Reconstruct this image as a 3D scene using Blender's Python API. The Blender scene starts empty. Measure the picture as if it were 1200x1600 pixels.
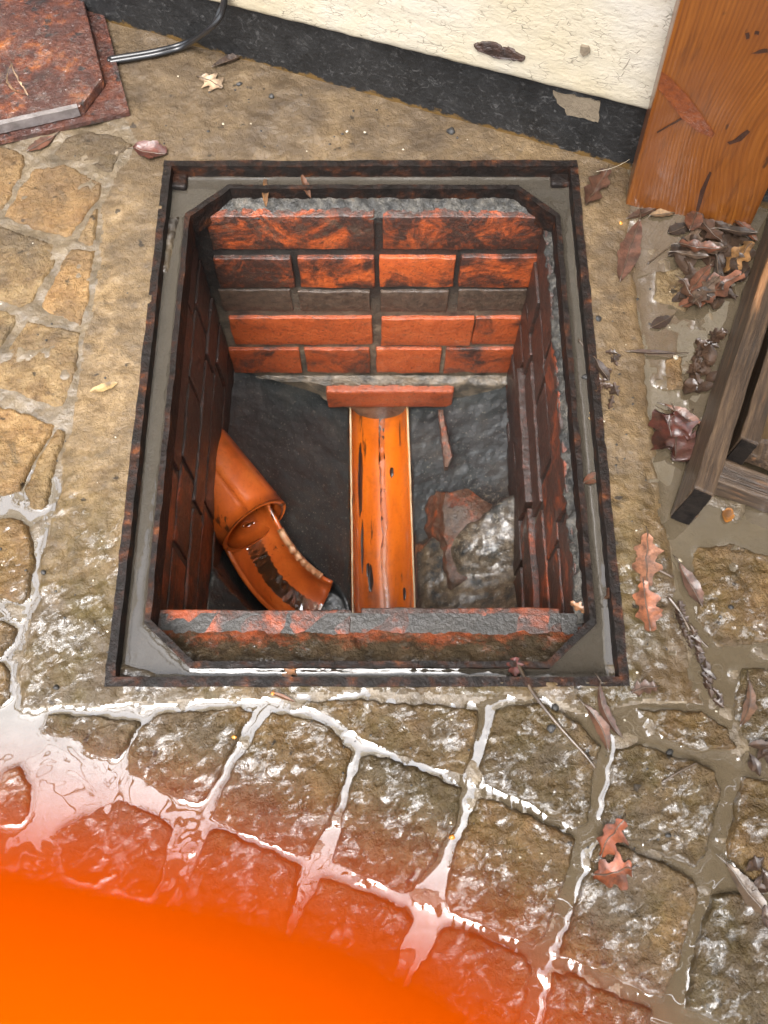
import bpy, bmesh, math, random
import numpy as np
from mathutils import Vector, Matrix, noise as mn
random.seed(7)
SC = bpy.context.scene
COL = SC.collection
# ------------------------------------------------------------------ camera, light
F, PX, PY, CH = 1420.0, 600.0, 800.0, 0.90          # focal length in photo pixels, centre, camera height
TH = math.atan(3568.0 / F)                            # pitch below the horizon
cd = bpy.data.cameras.new('camera'); cam = bpy.data.objects.new('camera', cd); COL.objects.link(cam)
cam.location = (0, 0, CH); cam.rotation_euler = (math.pi / 2 - TH, 0, 0)
cd.sensor_fit = 'VERTICAL'; cd.sensor_height = 36; cd.lens = F / 1600 * 36
cd.clip_start = 0.002; cd.clip_end = 300
cd.dof.use_dof = True; cd.dof.focus_distance = 1.08; cd.dof.aperture_fstop = cd.lens / 4.2
SC.camera = cam
w = bpy.data.worlds.new("World"); SC.world = w; w.use_nodes = True
wt = w.node_tree; bg = wt.nodes['Background']
sky = wt.nodes.new('ShaderNodeTexSky'); sky.sky_type = 'NISHITA'; sky.sun_disc = False
SUN_EL, SUN_AZ = math.radians(64), math.radians(196)
sky.sun_elevation = SUN_EL; sky.sun_rotation = SUN_AZ
sky.air_density = 1.0; sky.dust_density = 4.0; sky.ozone_density = 1.0
hs = wt.nodes.new('ShaderNodeHueSaturation'); hs.inputs['Saturation'].default_value = 0.34
wt.links.new(sky.outputs[0], hs.inputs['Color']); tcw = wt.nodes.new('ShaderNodeTexCoord'); sx = wt.nodes.new('ShaderNodeSeparateXYZ'); wt.links.new(tcw.outputs['Generated'], sx.inputs[0])
gr = wt.nodes.new('ShaderNodeMapRange'); gr.inputs[1].default_value = 0; gr.inputs[2].default_value = 1; gr.inputs[3].default_value = .5; gr.inputs[4].default_value = 1.55
wt.links.new(sx.outputs[2], gr.inputs[0])                        # an overcast sky is about three times brighter overhead than at the horizon
cl = wt.nodes.new('ShaderNodeTexNoise'); cl.inputs['Scale'].default_value = 2.2; cl.inputs['Detail'].default_value = 4; wt.links.new(tcw.outputs['Generated'], cl.inputs['Vector'])
cr_ = wt.nodes.new('ShaderNodeMapRange'); cr_.inputs[1].default_value = .3; cr_.inputs[2].default_value = .7; cr_.inputs[3].default_value = .8; cr_.inputs[4].default_value = 1.15; wt.links.new(cl.outputs['Fac'], cr_.inputs[0])
mu_ = wt.nodes.new('ShaderNodeMath'); mu_.operation = 'MULTIPLY'; wt.links.new(gr.outputs[0], mu_.inputs[0]); wt.links.new(cr_.outputs[0], mu_.inputs[1])
mv = wt.nodes.new('ShaderNodeVectorMath'); mv.operation = 'SCALE'; wt.links.new(hs.outputs[0], mv.inputs[0]); wt.links.new(mu_.outputs[0], mv.inputs['Scale'])
wt.links.new(mv.outputs[0], bg.inputs[0])
bg.inputs[1].default_value = 0.15
sd = bpy.data.lights.new('sun', 'SUN'); sd.energy = 0.55; sd.angle = math.radians(34); sd.color = (1, .985, .96)
sun = bpy.data.objects.new('sun', sd); COL.objects.link(sun)
sv = Vector((math.sin(SUN_AZ) * math.cos(SUN_EL), math.cos(SUN_AZ) * math.cos(SUN_EL), math.sin(SUN_EL)))
sun.rotation_euler = (-sv).to_track_quat('-Z', 'Y').to_euler(); sun.location = (0, -2, 6)
SC.view_settings.view_transform = 'Standard'; SC.view_settings.look = 'None'
SC.view_settings.exposure = 2.35; SC.view_settings.gamma = 1
SC.render.engine = 'CYCLES'
SC.cycles.use_denoising = True; SC.cycles.max_bounces = 8; SC.cycles.transparent_max_bounces = 12
SC.cycles.caustics_reflective = False; SC.cycles.caustics_refractive = False

# ------------------------------------------------------------------ photo geometry
ST, CT = math.sin(TH), math.cos(TH)
def ray(px, py):
    u = PY - py
    return Vector((px - PX, F * CT + u * ST, -(F * ST) + u * CT))
CAM = Vector((0, 0, CH))
def G(px, py, z=0.0):
    d = ray(px, py); return CAM + d * ((z - CH) / d.z)
def WY(px, py, y):
    d = ray(px, py); return CAM + d * (y / d.y)
def WX(px, py, x):
    d = ray(px, py); return CAM + d * (x / d.x)
def WP(px, py, p0, n):
    d = ray(px, py); return CAM + d * ((p0 - CAM).dot(n) / d.dot(n))

# ------------------------------------------------------------------ object helpers
def tag(o, label=None, cat=None, group=None, kind=None):
    if label: o['label'] = label
    if cat: o['category'] = cat
    if group: o['group'] = group
    if kind: o['kind'] = kind
    return o
def empty(name, loc=(0, 0, 0)):
    o = bpy.data.objects.new(name, None); COL.objects.link(o); o.location = loc; o.empty_display_size = .05
    return o
def link_mesh(name, me, m=None, parent=None, smooth=False):
    o = bpy.data.objects.new(name, me); COL.objects.link(o)
    if m: me.materials.append(m)
    if parent:
        o.parent = parent; o.matrix_parent_inverse = Matrix.Translation(-Vector(parent.location)) if parent.parent is None else Matrix()
    if smooth: me.shade_smooth()
    return o
def from_bm(name, bm, m=None, parent=None, smooth=False):
    bmesh.ops.recalc_face_normals(bm, faces=bm.faces)
    me = bpy.data.meshes.new(name); bm.to_mesh(me); bm.free()
    return link_mesh(name, me, m, parent, smooth)
def from_np(name, V, Fc, m=None, parent=None, smooth=True):
    me = bpy.data.meshes.new(name)
    V = np.asarray(V, dtype=np.float32); Fc = np.asarray(Fc, dtype=np.int32)
    me.vertices.add(len(V)); me.vertices.foreach_set('co', V.ravel())
    k = Fc.shape[1]
    me.loops.add(Fc.size); me.loops.foreach_set('vertex_index', Fc.ravel())
    me.polygons.add(len(Fc)); me.polygons.foreach_set('loop_start', np.arange(0, Fc.size, k, dtype=np.int32))
    me.update(calc_edges=True); me.validate()
    return link_mesh(name, me, m, parent, smooth)
def box_bm(x0, x1, y0, y1, z0, z1, bm=None):
    bm = bm or bmesh.new()
    v = [bm.verts.new((x, y, z)) for z in (z0, z1) for y in (y0, y1) for x in (x0, x1)]
    for f in ((0, 2, 3, 1), (4, 5, 7, 6), (0, 1, 5, 4), (2, 6, 7, 3), (0, 4, 6, 2), (1, 3, 7, 5)):
        bm.faces.new([v[i] for i in f])
    return bm
def prism_bm(base, top, bm=None):
    """closed solid between two rings of points"""
    bm = bm or bmesh.new(); n = len(base)
    a = [bm.verts.new(p) for p in base]; b = [bm.verts.new(p) for p in top]
    bm.faces.new(a[::-1]); bm.faces.new(b)
    for i in range(n): bm.faces.new((a[i], a[(i + 1) % n], b[(i + 1) % n], b[i]))
    return bm
def rough(bm, amp, freq, seed=0, amp2=0, freq2=1):
    o = Vector((seed * 3.7, seed * 1.3, seed * 7.1))
    for v in bm.verts:
        v.co += mn.noise_vector(v.co * freq + o) * amp
        if amp2: v.co += mn.noise_vector(v.co * freq2 + o) * amp2
def bevel(bm, w_, seg=2):
    bmesh.ops.bevel(bm, geom=list(bm.edges), offset=w_, segments=seg, profile=.6, affect='EDGES', clamp_overlap=True)
def subdiv(bm, maxlen):
    for _ in range(6):
        e = [e for e in bm.edges if e.calc_length() > maxlen]
        if not e: break
        bmesh.ops.subdivide_edges(bm, edges=e, cuts=1, use_grid_fill=True)

# numpy gradient noise
def _h(ix, iy, s):
    n = (ix.astype(np.int64) * 374761393 + iy.astype(np.int64) * 668265263 + s * 974634777) & 0x7fffffff
    n = ((n ^ (n >> 13)) * 1274126177) & 0x7fffffff
    return (n ^ (n >> 16)) & 0xffff
def gn(x, y, s=0):
    ix, iy = np.floor(x), np.floor(y); fx, fy = x - ix, y - iy
    ux, uy = fx * fx * fx * (fx * (fx * 6 - 15) + 10), fy * fy * fy * (fy * (fy * 6 - 15) + 10)
    def g(dx, dy):
        a = _h(ix + dx, iy + dy, s) * (2 * math.pi / 65536)
        return np.cos(a) * (fx - dx) + np.sin(a) * (fy - dy)
    return 1.4 * ((g(0, 0) * (1 - ux) + g(1, 0) * ux) * (1 - uy) + (g(0, 1) * (1 - ux) + g(1, 1) * ux) * uy)
def fbm(x, y, f, o=3, s=0, gain=.5):
    r, a = 0, 1.0
    for k in range(o):
        r = r + a * gn(x * f, y * f, s + k * 17); f *= 2.03; a *= gain
    return r
def sstep(a, b, x):
    t = np.clip((x - a) / (b - a), 0, 1); return t * t * (3 - 2 * t)
def sdf(poly, X, Y):
    """signed distance, positive inside"""
    P = np.array(poly); n = len(P); d2 = np.full(X.shape, 1e9); ins = np.zeros(X.shape, bool)
    for i in range(n):
        ax, ay = P[i]; bx, by = P[(i + 1) % n]
        ex, ey = bx - ax, by - ay
        t = np.clip(((X - ax) * ex + (Y - ay) * ey) / (ex * ex + ey * ey + 1e-12), 0, 1)
        d2 = np.minimum(d2, (X - ax - t * ex) ** 2 + (Y - ay - t * ey) ** 2)
        c = ((ay > Y) != (by > Y)) & (X < (bx - ax) * (Y - ay) / (by - ay + 1e-15) + ax)
        ins ^= c
    return np.where(ins, 1, -1) * np.sqrt(d2)
def tube_bm(pts, rad, n=8, bm=None, cap=True):
    bm = bm or bmesh.new(); pts = [Vector(p) for p in pts]; rings = []
    up = Vector((.13, .21, .97))
    for i, p in enumerate(pts):
        t = (pts[min(i + 1, len(pts) - 1)] - pts[max(i - 1, 0)]).normalized()
        a = t.cross(up)
        if a.length < 1e-3: a = t.cross(Vector((1, 0, 0)))
        a.normalize(); b = t.cross(a)
        r = rad[i] if hasattr(rad, '__len__') else rad
        rings.append([bm.verts.new(p + (a * math.cos(k * 2 * math.pi / n) + b * math.sin(k * 2 * math.pi / n)) * r) for k in range(n)])
    for i in range(len(rings) - 1):
        for k in range(n):
            bm.faces.new((rings[i][k], rings[i][(k + 1) % n], rings[i + 1][(k + 1) % n], rings[i + 1][k]))
    if cap: bm.faces.new(rings[0][::-1]); bm.faces.new(rings[-1])
    return bm

# ------------------------------------------------------------------ materials
class NT:
    def __init__(self, name):
        self.m = bpy.data.materials.new(name); self.m.use_nodes = True
        self.t = self.m.node_tree; self.t.nodes.clear()
        self.out = self.t.nodes.new('ShaderNodeOutputMaterial')
        self.geo = self.t.nodes.new('ShaderNodeNewGeometry'); self.tc = self.t.nodes.new('ShaderNodeTexCoord')
        self.oi = self.t.nodes.new('ShaderNodeObjectInfo')
        self.P = self.tc.outputs['Object']
    def n(self, ty, **kw):
        nd = self.t.nodes.new('ShaderNode' + ty)
        for k, v in kw.items():
            if hasattr(nd, k) and not k[0].isupper(): setattr(nd, k, v)
        return nd
    def put(self, sock, v):
        if hasattr(v, 'is_output'): self.t.links.new(v, sock)
        elif isinstance(v, (tuple, list)) and len(v) == 3 and sock.type == 'RGBA': sock.default_value = (*v, 1)
        else: sock.default_value = v
    def noise(self, scale, detail=4, rough=.6, dist=0, vec=None):
        nd = self.n('TexNoise'); self.put(nd.inputs['Vector'], vec or self.P)
        nd.inputs['Scale'].default_value = scale; nd.inputs['Detail'].default_value = detail
        nd.inputs['Roughness'].default_value = rough; nd.inputs['Distortion'].default_value = dist
        return nd.outputs['Fac']
    def vor(self, scale, vec=None, feature='F1', out='Distance'):
        nd = self.n('TexVoronoi'); nd.feature = feature; self.put(nd.inputs['Vector'], vec or self.P)
        nd.inputs['Scale'].default_value = scale; return nd.outputs[out]
    def ramp(self, fac, stops, interp='LINEAR'):
        nd = self.n('ValToRGB'); cr = nd.color_ramp; cr.interpolation = interp
        while len(cr.elements) > 1: cr.elements.remove(cr.elements[-1])
        for i, (p, c) in enumerate(stops):
            e = cr.elements[0] if i == 0 else cr.elements.new(p)
            e.position = p; e.color = (*c, 1) if isinstance(c, (tuple, list)) else (c, c, c, 1)
        self.put(nd.inputs['Fac'], fac); return nd.outputs['Color']
    def mix(self, fac, a, b, bt='MIX'):
        nd = self.n('Mix'); nd.data_type = 'RGBA'; nd.blend_type = bt
        self.put(nd.inputs[0], fac); self.put(nd.inputs[6], a); self.put(nd.inputs[7], b); return nd.outputs[2]
    def math(self, op, a, b=0.0, c=0.0, clamp=False):
        nd = self.n('Math'); nd.operation = op; nd.use_clamp = clamp
        self.put(nd.inputs[0], a); self.put(nd.inputs[1], b); self.put(nd.inputs[2], c); return nd.outputs[0]
    def mapr(self, v, a, b, c=0.0, d=1.0):
        nd = self.n('MapRange'); self.put(nd.inputs[0], v)
        for i, x in enumerate((a, b, c, d)): self.put(nd.inputs[i + 1], x)
        return nd.outputs[0]
    def vec(self, scale=(1, 1, 1), rot=(0, 0, 0), src=None, loc=(0, 0, 0)):
        nd = self.n('Mapping'); self.put(nd.inputs['Vector'], src or self.P)
        nd.inputs['Scale'].default_value = scale; nd.inputs['Rotation'].default_value = rot; nd.inputs['Location'].default_value = loc
        return nd.outputs[0]
    def xyz(self, src=None):
        nd = self.n('SeparateXYZ'); self.put(nd.inputs[0], src or self.P); return nd.outputs
    def bump(self, h, strength=.5, dist=.002, normal=None):
        nd = self.n('Bump'); self.put(nd.inputs['Height'], h); self.put(nd.inputs['Strength'], strength); nd.inputs['Distance'].default_value = dist
        if normal: self.put(nd.inputs['Normal'], normal)
        return nd.outputs[0]
    def bsdf(self, color, rough=.4, normal=None, coat=0, coat_rough=.05, coat_normal=None, spec=.5, metal=0, wetness=.62, coat_ior=1.6, **kw):
        b = self.n('BsdfPrincipled'); I = b.inputs
        if wetness < 1: color = self.mix(1.0, color, (wetness, wetness, wetness), 'MULTIPLY')
        I['Coat IOR'].default_value = coat_ior
        self.put(I['Base Color'], color); self.put(I['Roughness'], rough); self.put(I['Metallic'], metal)
        self.put(I['Specular IOR Level'], spec); self.put(I['Coat Weight'], coat); self.put(I['Coat Roughness'], coat_rough)
        if normal: self.put(I['Normal'], normal)
        if coat_normal or normal: self.put(I['Coat Normal'], coat_normal or normal)
        for k, v in kw.items(): self.put(I[k], v)
        self.t.links.new(b.outputs[0], self.out.inputs[0]); return b
    def rnd_coord(self):
        a = self.n('VectorMath'); a.operation = 'ADD'; self.put(a.inputs[0], self.P)
        s = self.n('CombineXYZ'); r = self.oi.outputs['Random']
        self.put(s.inputs[0], self.math('MULTIPLY', r, 13.1)); self.put(s.inputs[1], self.math('MULTIPLY', r, 7.7)); self.put(s.inputs[2], self.math('MULTIPLY', r, 3.3))
        self.put(a.inputs[1], s.outputs[0]); return a.outputs[0]

def m_stone(sett=True):
    N = NT('wet_sandstone' if sett else 'wet_concrete')
    x, y, z = N.xyz()
    big = N.noise(9, 4, .6); mid = N.noise(45, 5, .65); fine = N.noise(260, 3, .7); grit = N.vor(330)
    if sett:
        c = N.ramp(mid, [(.25, (.11, .064, .028)), (.42, (.27, .178, .088)), (.58, (.41, .295, .160)), (.75, (.53, .41, .26))])
        c = N.mix(N.math('MULTIPLY', N.oi.outputs['Random'], .35), c, (.36, .205, .095))
    else:
        c = N.ramp(mid, [(.25, (.10, .066, .033)), (.42, (.225, .155, .082)), (.58, (.345, .247, .14)), (.75, (.44, .335, .21))])
    c = N.mix(N.ramp(fine, [(.36, .4 if sett else .3), (.5, 0.)]), c, (.08, .052, .028))
    c = N.mix(N.ramp(grit, [(.12, .5 if sett else .35), (.3, 0.)]), c, (.47, .36, .22))
    # grey-brown silt stains, and algae growing on the wet, shaded front and left of the yard
    c = N.mix(N.ramp(big, [(.42, 0.), (.62, .7)]), c, (.105, .08, .055))
    c = N.mix(N.ramp(N.noise(26, 5, .7, .5), [(.56, 0.), (.66, .6)]), c, (.06, .047, .034))
    back = N.mapr(N.math('ADD', y, N.math('MULTIPLY', big, .35)), .86, 1.08, 0, .9)
    c = N.mix(back, c, N.ramp(N.noise(20, 5, .7), [(.35, (.075, .055, .038)), (.6, (.17, .125, .08)), (.75, (.24, .18, .11))]))
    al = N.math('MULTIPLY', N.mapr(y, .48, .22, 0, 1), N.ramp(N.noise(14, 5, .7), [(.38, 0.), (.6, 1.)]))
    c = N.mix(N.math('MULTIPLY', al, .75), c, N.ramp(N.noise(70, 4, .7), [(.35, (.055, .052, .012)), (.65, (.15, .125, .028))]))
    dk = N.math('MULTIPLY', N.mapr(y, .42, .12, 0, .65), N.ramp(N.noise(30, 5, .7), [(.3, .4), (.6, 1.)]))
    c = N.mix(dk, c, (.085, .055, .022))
    c = N.mix(N.ramp(N.noise(60, 2, .5), [(.69, 0.), (.73, .8)]), c, (.012, .010, .008))
    if not sett:
        rt = N.math('MULTIPLY', N.mapr(x, .25, .33, 0, 1), N.ramp(N.noise(16, 4, .6), [(.36, .25), (.55, 1.)]))
        c = N.mix(N.math('MULTIPLY', rt, .85), c, (.12, .075, .036))
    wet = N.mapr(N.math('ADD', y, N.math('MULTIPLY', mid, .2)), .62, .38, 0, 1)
    # standing film of water: broken flecks, elsewhere damp and matt
    rv = N.vec((.6, 1, 1), src=N.vec((1, 1, 1), (0, 0, -.45)))
    f1 = N.noise(88, 5, .72, .9, rv); f2 = N.noise(19, 3, .6)
    lvl = N.mapr(wet, 0, 1, .73, .546 if sett else .54)
    fl = N.math('SUBTRACT', N.math('ADD', N.math('MULTIPLY', f1, .66), N.math('MULTIPLY', f2, .34)), N.math('SUBTRACT', lvl, .03))
    film = N.mapr(fl, 0, .045, 0, 1)
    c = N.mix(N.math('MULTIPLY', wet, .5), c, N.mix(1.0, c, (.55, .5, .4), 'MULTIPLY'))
    if sett: c = N.mix(1.0, c, N.ramp(N.oi.outputs['Random'], [(0, (.72, .74, .74)), (.5, (1., .97, .9)), (1, (1.12, 1.02, .86))]), 'MULTIPLY')
    h = N.math('ADD', N.math('MULTIPLY', N.noise(150, 4, .65, .6), 1.0), N.math('MULTIPLY', fine, .5))
    nb = N.bump(h, 1.0 if sett else .6, .004)
    cn = N.bump(N.math('ADD', f1, N.math('MULTIPLY', N.noise(210, 2, .5), .25)), .8, .005)
    c = N.mix(1.0, c, (.84, .79, .70), 'MULTIPLY')
    c = N.mix(N.ramp(N.noise(7, 5, .65, .6), [(.50, 0.), (.64, .55)]), c, (.085, .062, .042))
    if not sett: film = N.math('MAXIMUM', film, N.ramp(N.noise(11, 4, .65, .4), [(.5, 0.), (.66, .2)]))
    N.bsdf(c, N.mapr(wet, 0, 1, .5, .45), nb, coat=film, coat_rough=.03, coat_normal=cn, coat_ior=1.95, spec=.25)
    return N.m
def m_mud():
    N = NT('silt_bed'); mid = N.noise(40, 5, .65)
    c = N.ramp(mid, [(.3, (.08, .058, .034)), (.55, (.16, .118, .07)), (.75, (.24, .18, .105))])
    N.bsdf(c, .45, N.bump(N.noise(180, 4, .65), .7, .003), coat=.15, coat_rough=.15); return N.m
def m_water(name, murk=(.10, .077, .048), dens=.55, ior=2.35, wav=.12, tint=(.72, .64, .5)):
    N = NT(name)
    d = N.n('BsdfDiffuse'); N.put(d.inputs[0], N.mix(N.noise(25, 3, .6), murk, tuple(c * 1.5 for c in murk)))
    tr = N.n('BsdfTransparent'); tr.inputs[0].default_value = (*tint, 1)
    mx = N.n('MixShader'); mx.inputs[0].default_value = dens
    N.t.links.new(tr.outputs[0], mx.inputs[1]); N.t.links.new(d.outputs[0], mx.inputs[2])
    b = N.bump(N.noise(16, 2, .5, .8), wav, .01)
    gl = N.n('BsdfGlossy'); gl.inputs['Roughness'].default_value = .015; N.put(gl.inputs['Normal'], b)
    fr = N.n('Fresnel'); fr.inputs['IOR'].default_value = ior; N.put(fr.inputs['Normal'], b)
    m2 = N.n('MixShader'); N.put(m2.inputs[0], fr.outputs[0])
    N.t.links.new(mx.outputs[0], m2.inputs[1]); N.t.links.new(gl.outputs[0], m2.inputs[2])
    N.t.links.new(m2.outputs[0], N.out.inputs[0]); return N.m
def m_brick():
    # object colour: red channel = amount of soot, green = amount of grey crust, blue = brightness of the clay
    N = NT('red_brick'); P = N.rnd_coord(); N.P = P
    sc = N.n('SeparateColor'); N.put(sc.inputs[0], N.oi.outputs['Color'])
    so, cr, br = sc.outputs[0], sc.outputs[1], sc.outputs[2]
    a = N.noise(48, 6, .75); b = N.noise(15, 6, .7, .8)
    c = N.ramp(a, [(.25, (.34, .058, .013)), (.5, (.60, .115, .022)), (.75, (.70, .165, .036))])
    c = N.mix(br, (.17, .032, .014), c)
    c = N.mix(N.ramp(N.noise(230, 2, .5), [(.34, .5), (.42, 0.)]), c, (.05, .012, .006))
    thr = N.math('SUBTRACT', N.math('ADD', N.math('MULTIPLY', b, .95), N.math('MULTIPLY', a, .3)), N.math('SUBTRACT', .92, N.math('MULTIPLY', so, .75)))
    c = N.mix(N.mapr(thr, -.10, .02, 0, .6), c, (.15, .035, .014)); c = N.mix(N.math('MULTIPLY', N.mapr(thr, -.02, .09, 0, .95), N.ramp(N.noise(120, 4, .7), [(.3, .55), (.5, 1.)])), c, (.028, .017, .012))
    g = N.math('SUBTRACT', N.noise(40, 5, .7), N.math('SUBTRACT', .9, cr))
    c = N.mix(N.mapr(g, -.05, .1, 0, .9), c, N.ramp(N.noise(90, 4, .7), [(.35, (.045, .03, .02)), (.65, (.13, .085, .055))]))
    nb = N.bump(N.math('ADD', N.noise(140, 5, .7), N.math('MULTIPLY', b, .6)), .8, .0035)
    N.bsdf(c, .5, nb, coat=N.ramp(a, [(.45, .1), (.6, .6)]), coat_rough=.12, coat_normal=nb); return N.m
def m_simple(name, stops, scale, rough=.5, bump=(.5, .002, 150), coat=0., coat_rough=.08, vec=None, spots=None, dist=0., metal=0, rnd=False, coat_bump=None, spec=.4):
    N = NT(name)
    if rnd: N.P = N.rnd_coord()
    v = N.vec(*vec) if vec else N.P
    c = N.ramp(N.noise(scale, 6, .65, dist, v), stops)
    for (s, lo, hi, col) in (spots or ()):
        c = N.mix(N.ramp(N.noise(s, 4, .6), [(lo, 0.), (hi, 1.)]), c, col)
    nb = N.bump(N.noise(bump[2], 5, .65, 0, v), bump[0], bump[1])
    cb = N.bump(N.noise(coat_bump, 3, .6, .8), .7, .004) if coat_bump else nb
    N.bsdf(c, rough, nb, coat=coat, coat_rough=coat_rough, coat_normal=cb, metal=metal, spec=spec); return N.m
def m_timber(name, cols, wear=None, rot=(0, 0, 0), coat=.4, fine=900, along='z'):
    N = NT(name)
    s = {'z': (1, 1, .05), 'x': (.05, 1, 1), 'y': (1, .05, 1)}[along]
    v = N.vec(s, rot)
    ring = N.n('TexWave'); ring.wave_type = 'BANDS'; ring.bands_direction = 'X'
    wob = N.noise(6, 3, .5, 0, N.vec((1, 1, .5) if along == 'z' else (1, 1, 1), rot))
    N.put(ring.inputs['Vector'], v); ring.inputs['Scale'].default_value = 42; ring.inputs['Distortion'].default_value = 7
    ring.inputs['Detail'].default_value = 3; ring.inputs['Detail Scale'].default_value = 1.2
    c = N.ramp(ring.outputs['Fac'], [(.0, cols[0]), (.5, cols[1]), (.85, cols[2])])
    c = N.mix(N.ramp(N.noise(9, 4, .6, .4, N.vec(tuple(.15 if k < 1 else 1 for k in s), rot)), [(.4, 0.), (.7, .6)]), c, cols[0])
    c = N.mix(N.ramp(N.noise(fine * .25, 3, .7, 0, v), [(.34, .5), (.48, 0.)]), c, tuple(k * .35 for k in cols[0]))
    if wear: c = N.mix(N.ramp(N.noise(26, 5, .7, .3, N.vec(tuple(.25 if k < 1 else 1 for k in s), rot)), [(.55, 0.), (.66, .85)]), c, wear)
    h = N.math('ADD', ring.outputs['Fac'], N.noise(fine * .25, 3, .7, 0, v))
    N.bsdf(c, .42, N.bump(h, .35, .0015), coat=coat, coat_rough=.1); return N.m
def m_rust():
    N = NT('wet_rust'); a = N.noise(26, 6, .7); b = N.noise(8, 4, .6)
    c = N.ramp(a, [(.3, (.018, .006, .003)), (.45, (.060, .013, .005)), (.56, (.15, .032, .007)), (.66, (.42, .12, .014)), (.8, (.10, .035, .014))])
    c = N.mix(N.ramp(b, [(.45, 0.), (.62, .75)]), c, (.075, .022, .012))
    c = N.mix(N.ramp(N.noise(60, 3, .6), [(.60, 0.), (.66, .9)]), c, (.010, .007, .006))
    c = N.mix(N.ramp(N.noise(200, 2, .5), [(.70, 0.), (.74, .6)]), c, (.30, .2, .13))
    nb = N.bump(N.math('ADD', N.noise(110, 5, .7), N.math('MULTIPLY', a, .8)), .8, .004)
    N.bsdf(c, .55, N.bump(N.math('ADD', N.noise(110, 5, .7), N.math('MULTIPLY', a, .8)), 1.0, .007), coat=N.ramp(N.noise(75, 5, .7, .8), [(.50, 0.), (.56, .9)]), coat_rough=.06, coat_normal=N.bump(N.noise(140, 3, .6, .6), .7, .004), coat_ior=1.8); return N.m

M = {}
M['sett'] = m_stone(True); M['concrete'] = m_stone(False); M['mud'] = m_mud()
M['water'] = m_water('puddle_water'); M['chan_water'] = m_water('channel_water', (.040, .034, .026), .78, 1.55, .12)
M['brick'] = m_brick(); M['rust'] = m_rust()
M['frame'] = m_simple('rusty_steel', [(.3, (.005, .004, .003)), (.5, (.012, .007, .005)), (.62, (.045, .015, .006)), (.69, (.15, .045, .012)), (.78, (.03, .02, .014))], 46, .6, (1., .004, 110), .06, .06, coat_bump=70, spec=.18)
def m_mortar():
    N = NT('old_mortar'); x, y, z = N.xyz()
    c = N.ramp(N.noise(34, 6, .7), [(.3, (.022, .019, .014)), (.46, (.09, .072, .05)), (.6, (.21, .16, .105)), (.78, (.26, .21, .145))])
    up = N.math('ADD', z, N.math('MULTIPLY', N.math('SUBTRACT', N.noise(17, 5, .7), .5), .34))      # tarry grime runs down from the opening
    c = N.mix(N.mapr(up, -.27, -.19, 0, .93), c, (.012, .011, .009))
    N.bsdf(c, .6, N.bump(N.noise(160, 5, .65), .8, .003), coat=.35, coat_rough=.12); return N.m
M['mortar'] = m_mortar()
M['crust'] = m_simple('wet_crust', [(.3, (.010, .010, .009)), (.48, (.04, .037, .031)), (.62, (.12, .108, .088)), (.8, (.20, .14, .09))], 60, .6, (1., .006, 140), .14, .10, coat_bump=130)
M['ledge'] = m_simple('muddy_ledge', [(.28, (.016, .011, .008)), (.45, (.06, .043, .026)), (.58, (.12, .085, .045)), (.75, (.17, .13, .075))], 22, .45, (1., .005, 110), .9, .08, coat_bump=110)
M['bench'] = m_simple('black_benching', [(.3, (.010, .011, .011)), (.55, (.026, .027, .026)), (.75, (.05, .045, .038))], 16, .5, (.6, .003, 190), .55, .12, spots=[(260, .66, .70, (.22, .2, .16))])
def m_pipe(name, cols, stain):
    N = NT(name); x, y, z = N.xyz()
    a = N.noise(14, 5, .65, 0, N.vec((1, .25, 1)))
    c = N.ramp(a, [(.3, cols[0]), (.5, cols[1]), (.7, cols[2])])
    c = N.mix(N.ramp(N.noise(200, 2, .5), [(.33, .35), (.45, 0.)]), c, cols[0])
    c = N.mix(N.ramp(N.noise(30, 5, .7, .3, N.vec((1, .13, 1))), [(.62, 0.), (.66, .9)]), c, stain)
    c = N.mix(N.ramp(N.noise(11, 4, .65), [(.56, 0.), (.72, .6)]), c, (.07, .025, .012))
    nb = N.bump(N.noise(90, 3, .6), .15, .002)
    N.bsdf(c, .35, nb, coat=.8, coat_rough=.06, coat_normal=N.bump(N.noise(30, 3, .6, .5), .3, .004)); return N.m
M['channel'] = m_pipe('orange_glazed_channel', [(.44, .085, .005), (.76, .165, .007), (.86, .225, .014)], (.03, .011, .006))
M['clay'] = m_pipe('orange_clay', [(.48, .08, .012), (.80, .16, .022), (.9, .23, .045)], (.035, .014, .008))
M['cream_edge'] = m_simple('broken_clay_edge', [(.35, (.55, .16, .05)), (.65, (.72, .42, .22))], 70, .5, (.6, .003, 120), .5)
M['pale_edge'] = m_simple('pale_cut_edge', [(.35, (.5, .33, .16)), (.65, (.75, .6, .38))], 30, .5, (.3, .002, 120), .3)
M['board'] = None
M['post'] = m_timber('stained_post', [(.15, .043, .007), (.30, .095, .016), (.38, .135, .027)], coat=.55)
M['oldwood'] = m_timber('weathered_wood', [(.035, .020, .012), (.085, .055, .034), (.14, .10, .066)], wear=(.34, .17, .08), coat=.5, along='y')
M['crosswood'] = m_timber('weathered_cross_wood', [(.045, .024, .013), (.11, .062, .032), (.20, .12, .066)], wear=(.36, .19, .09), coat=.5, along='x')
def m_end():
    N = NT('black_end_grain'); N.bsdf(N.ramp(N.noise(60, 5, .7), [(.35, (.008, .006, .005)), (.7, (.028, .021, .016))]), .9, N.bump(N.noise(200, 4, .7), .8, .003), spec=.1); return N.m
M['endgrain'] = m_end()
M['cable'] = m_simple('black_rubber', [(.3, (.010, .010, .011)), (.7, (.018, .018, .019))], 60, .35, (.1, .001, 200), .3)
M['bark'] = m_simple('bark', [(.3, (.04, .03, .022)), (.7, (.10, .08, .06))], 8, .8, (.8, .01, 30))
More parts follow.
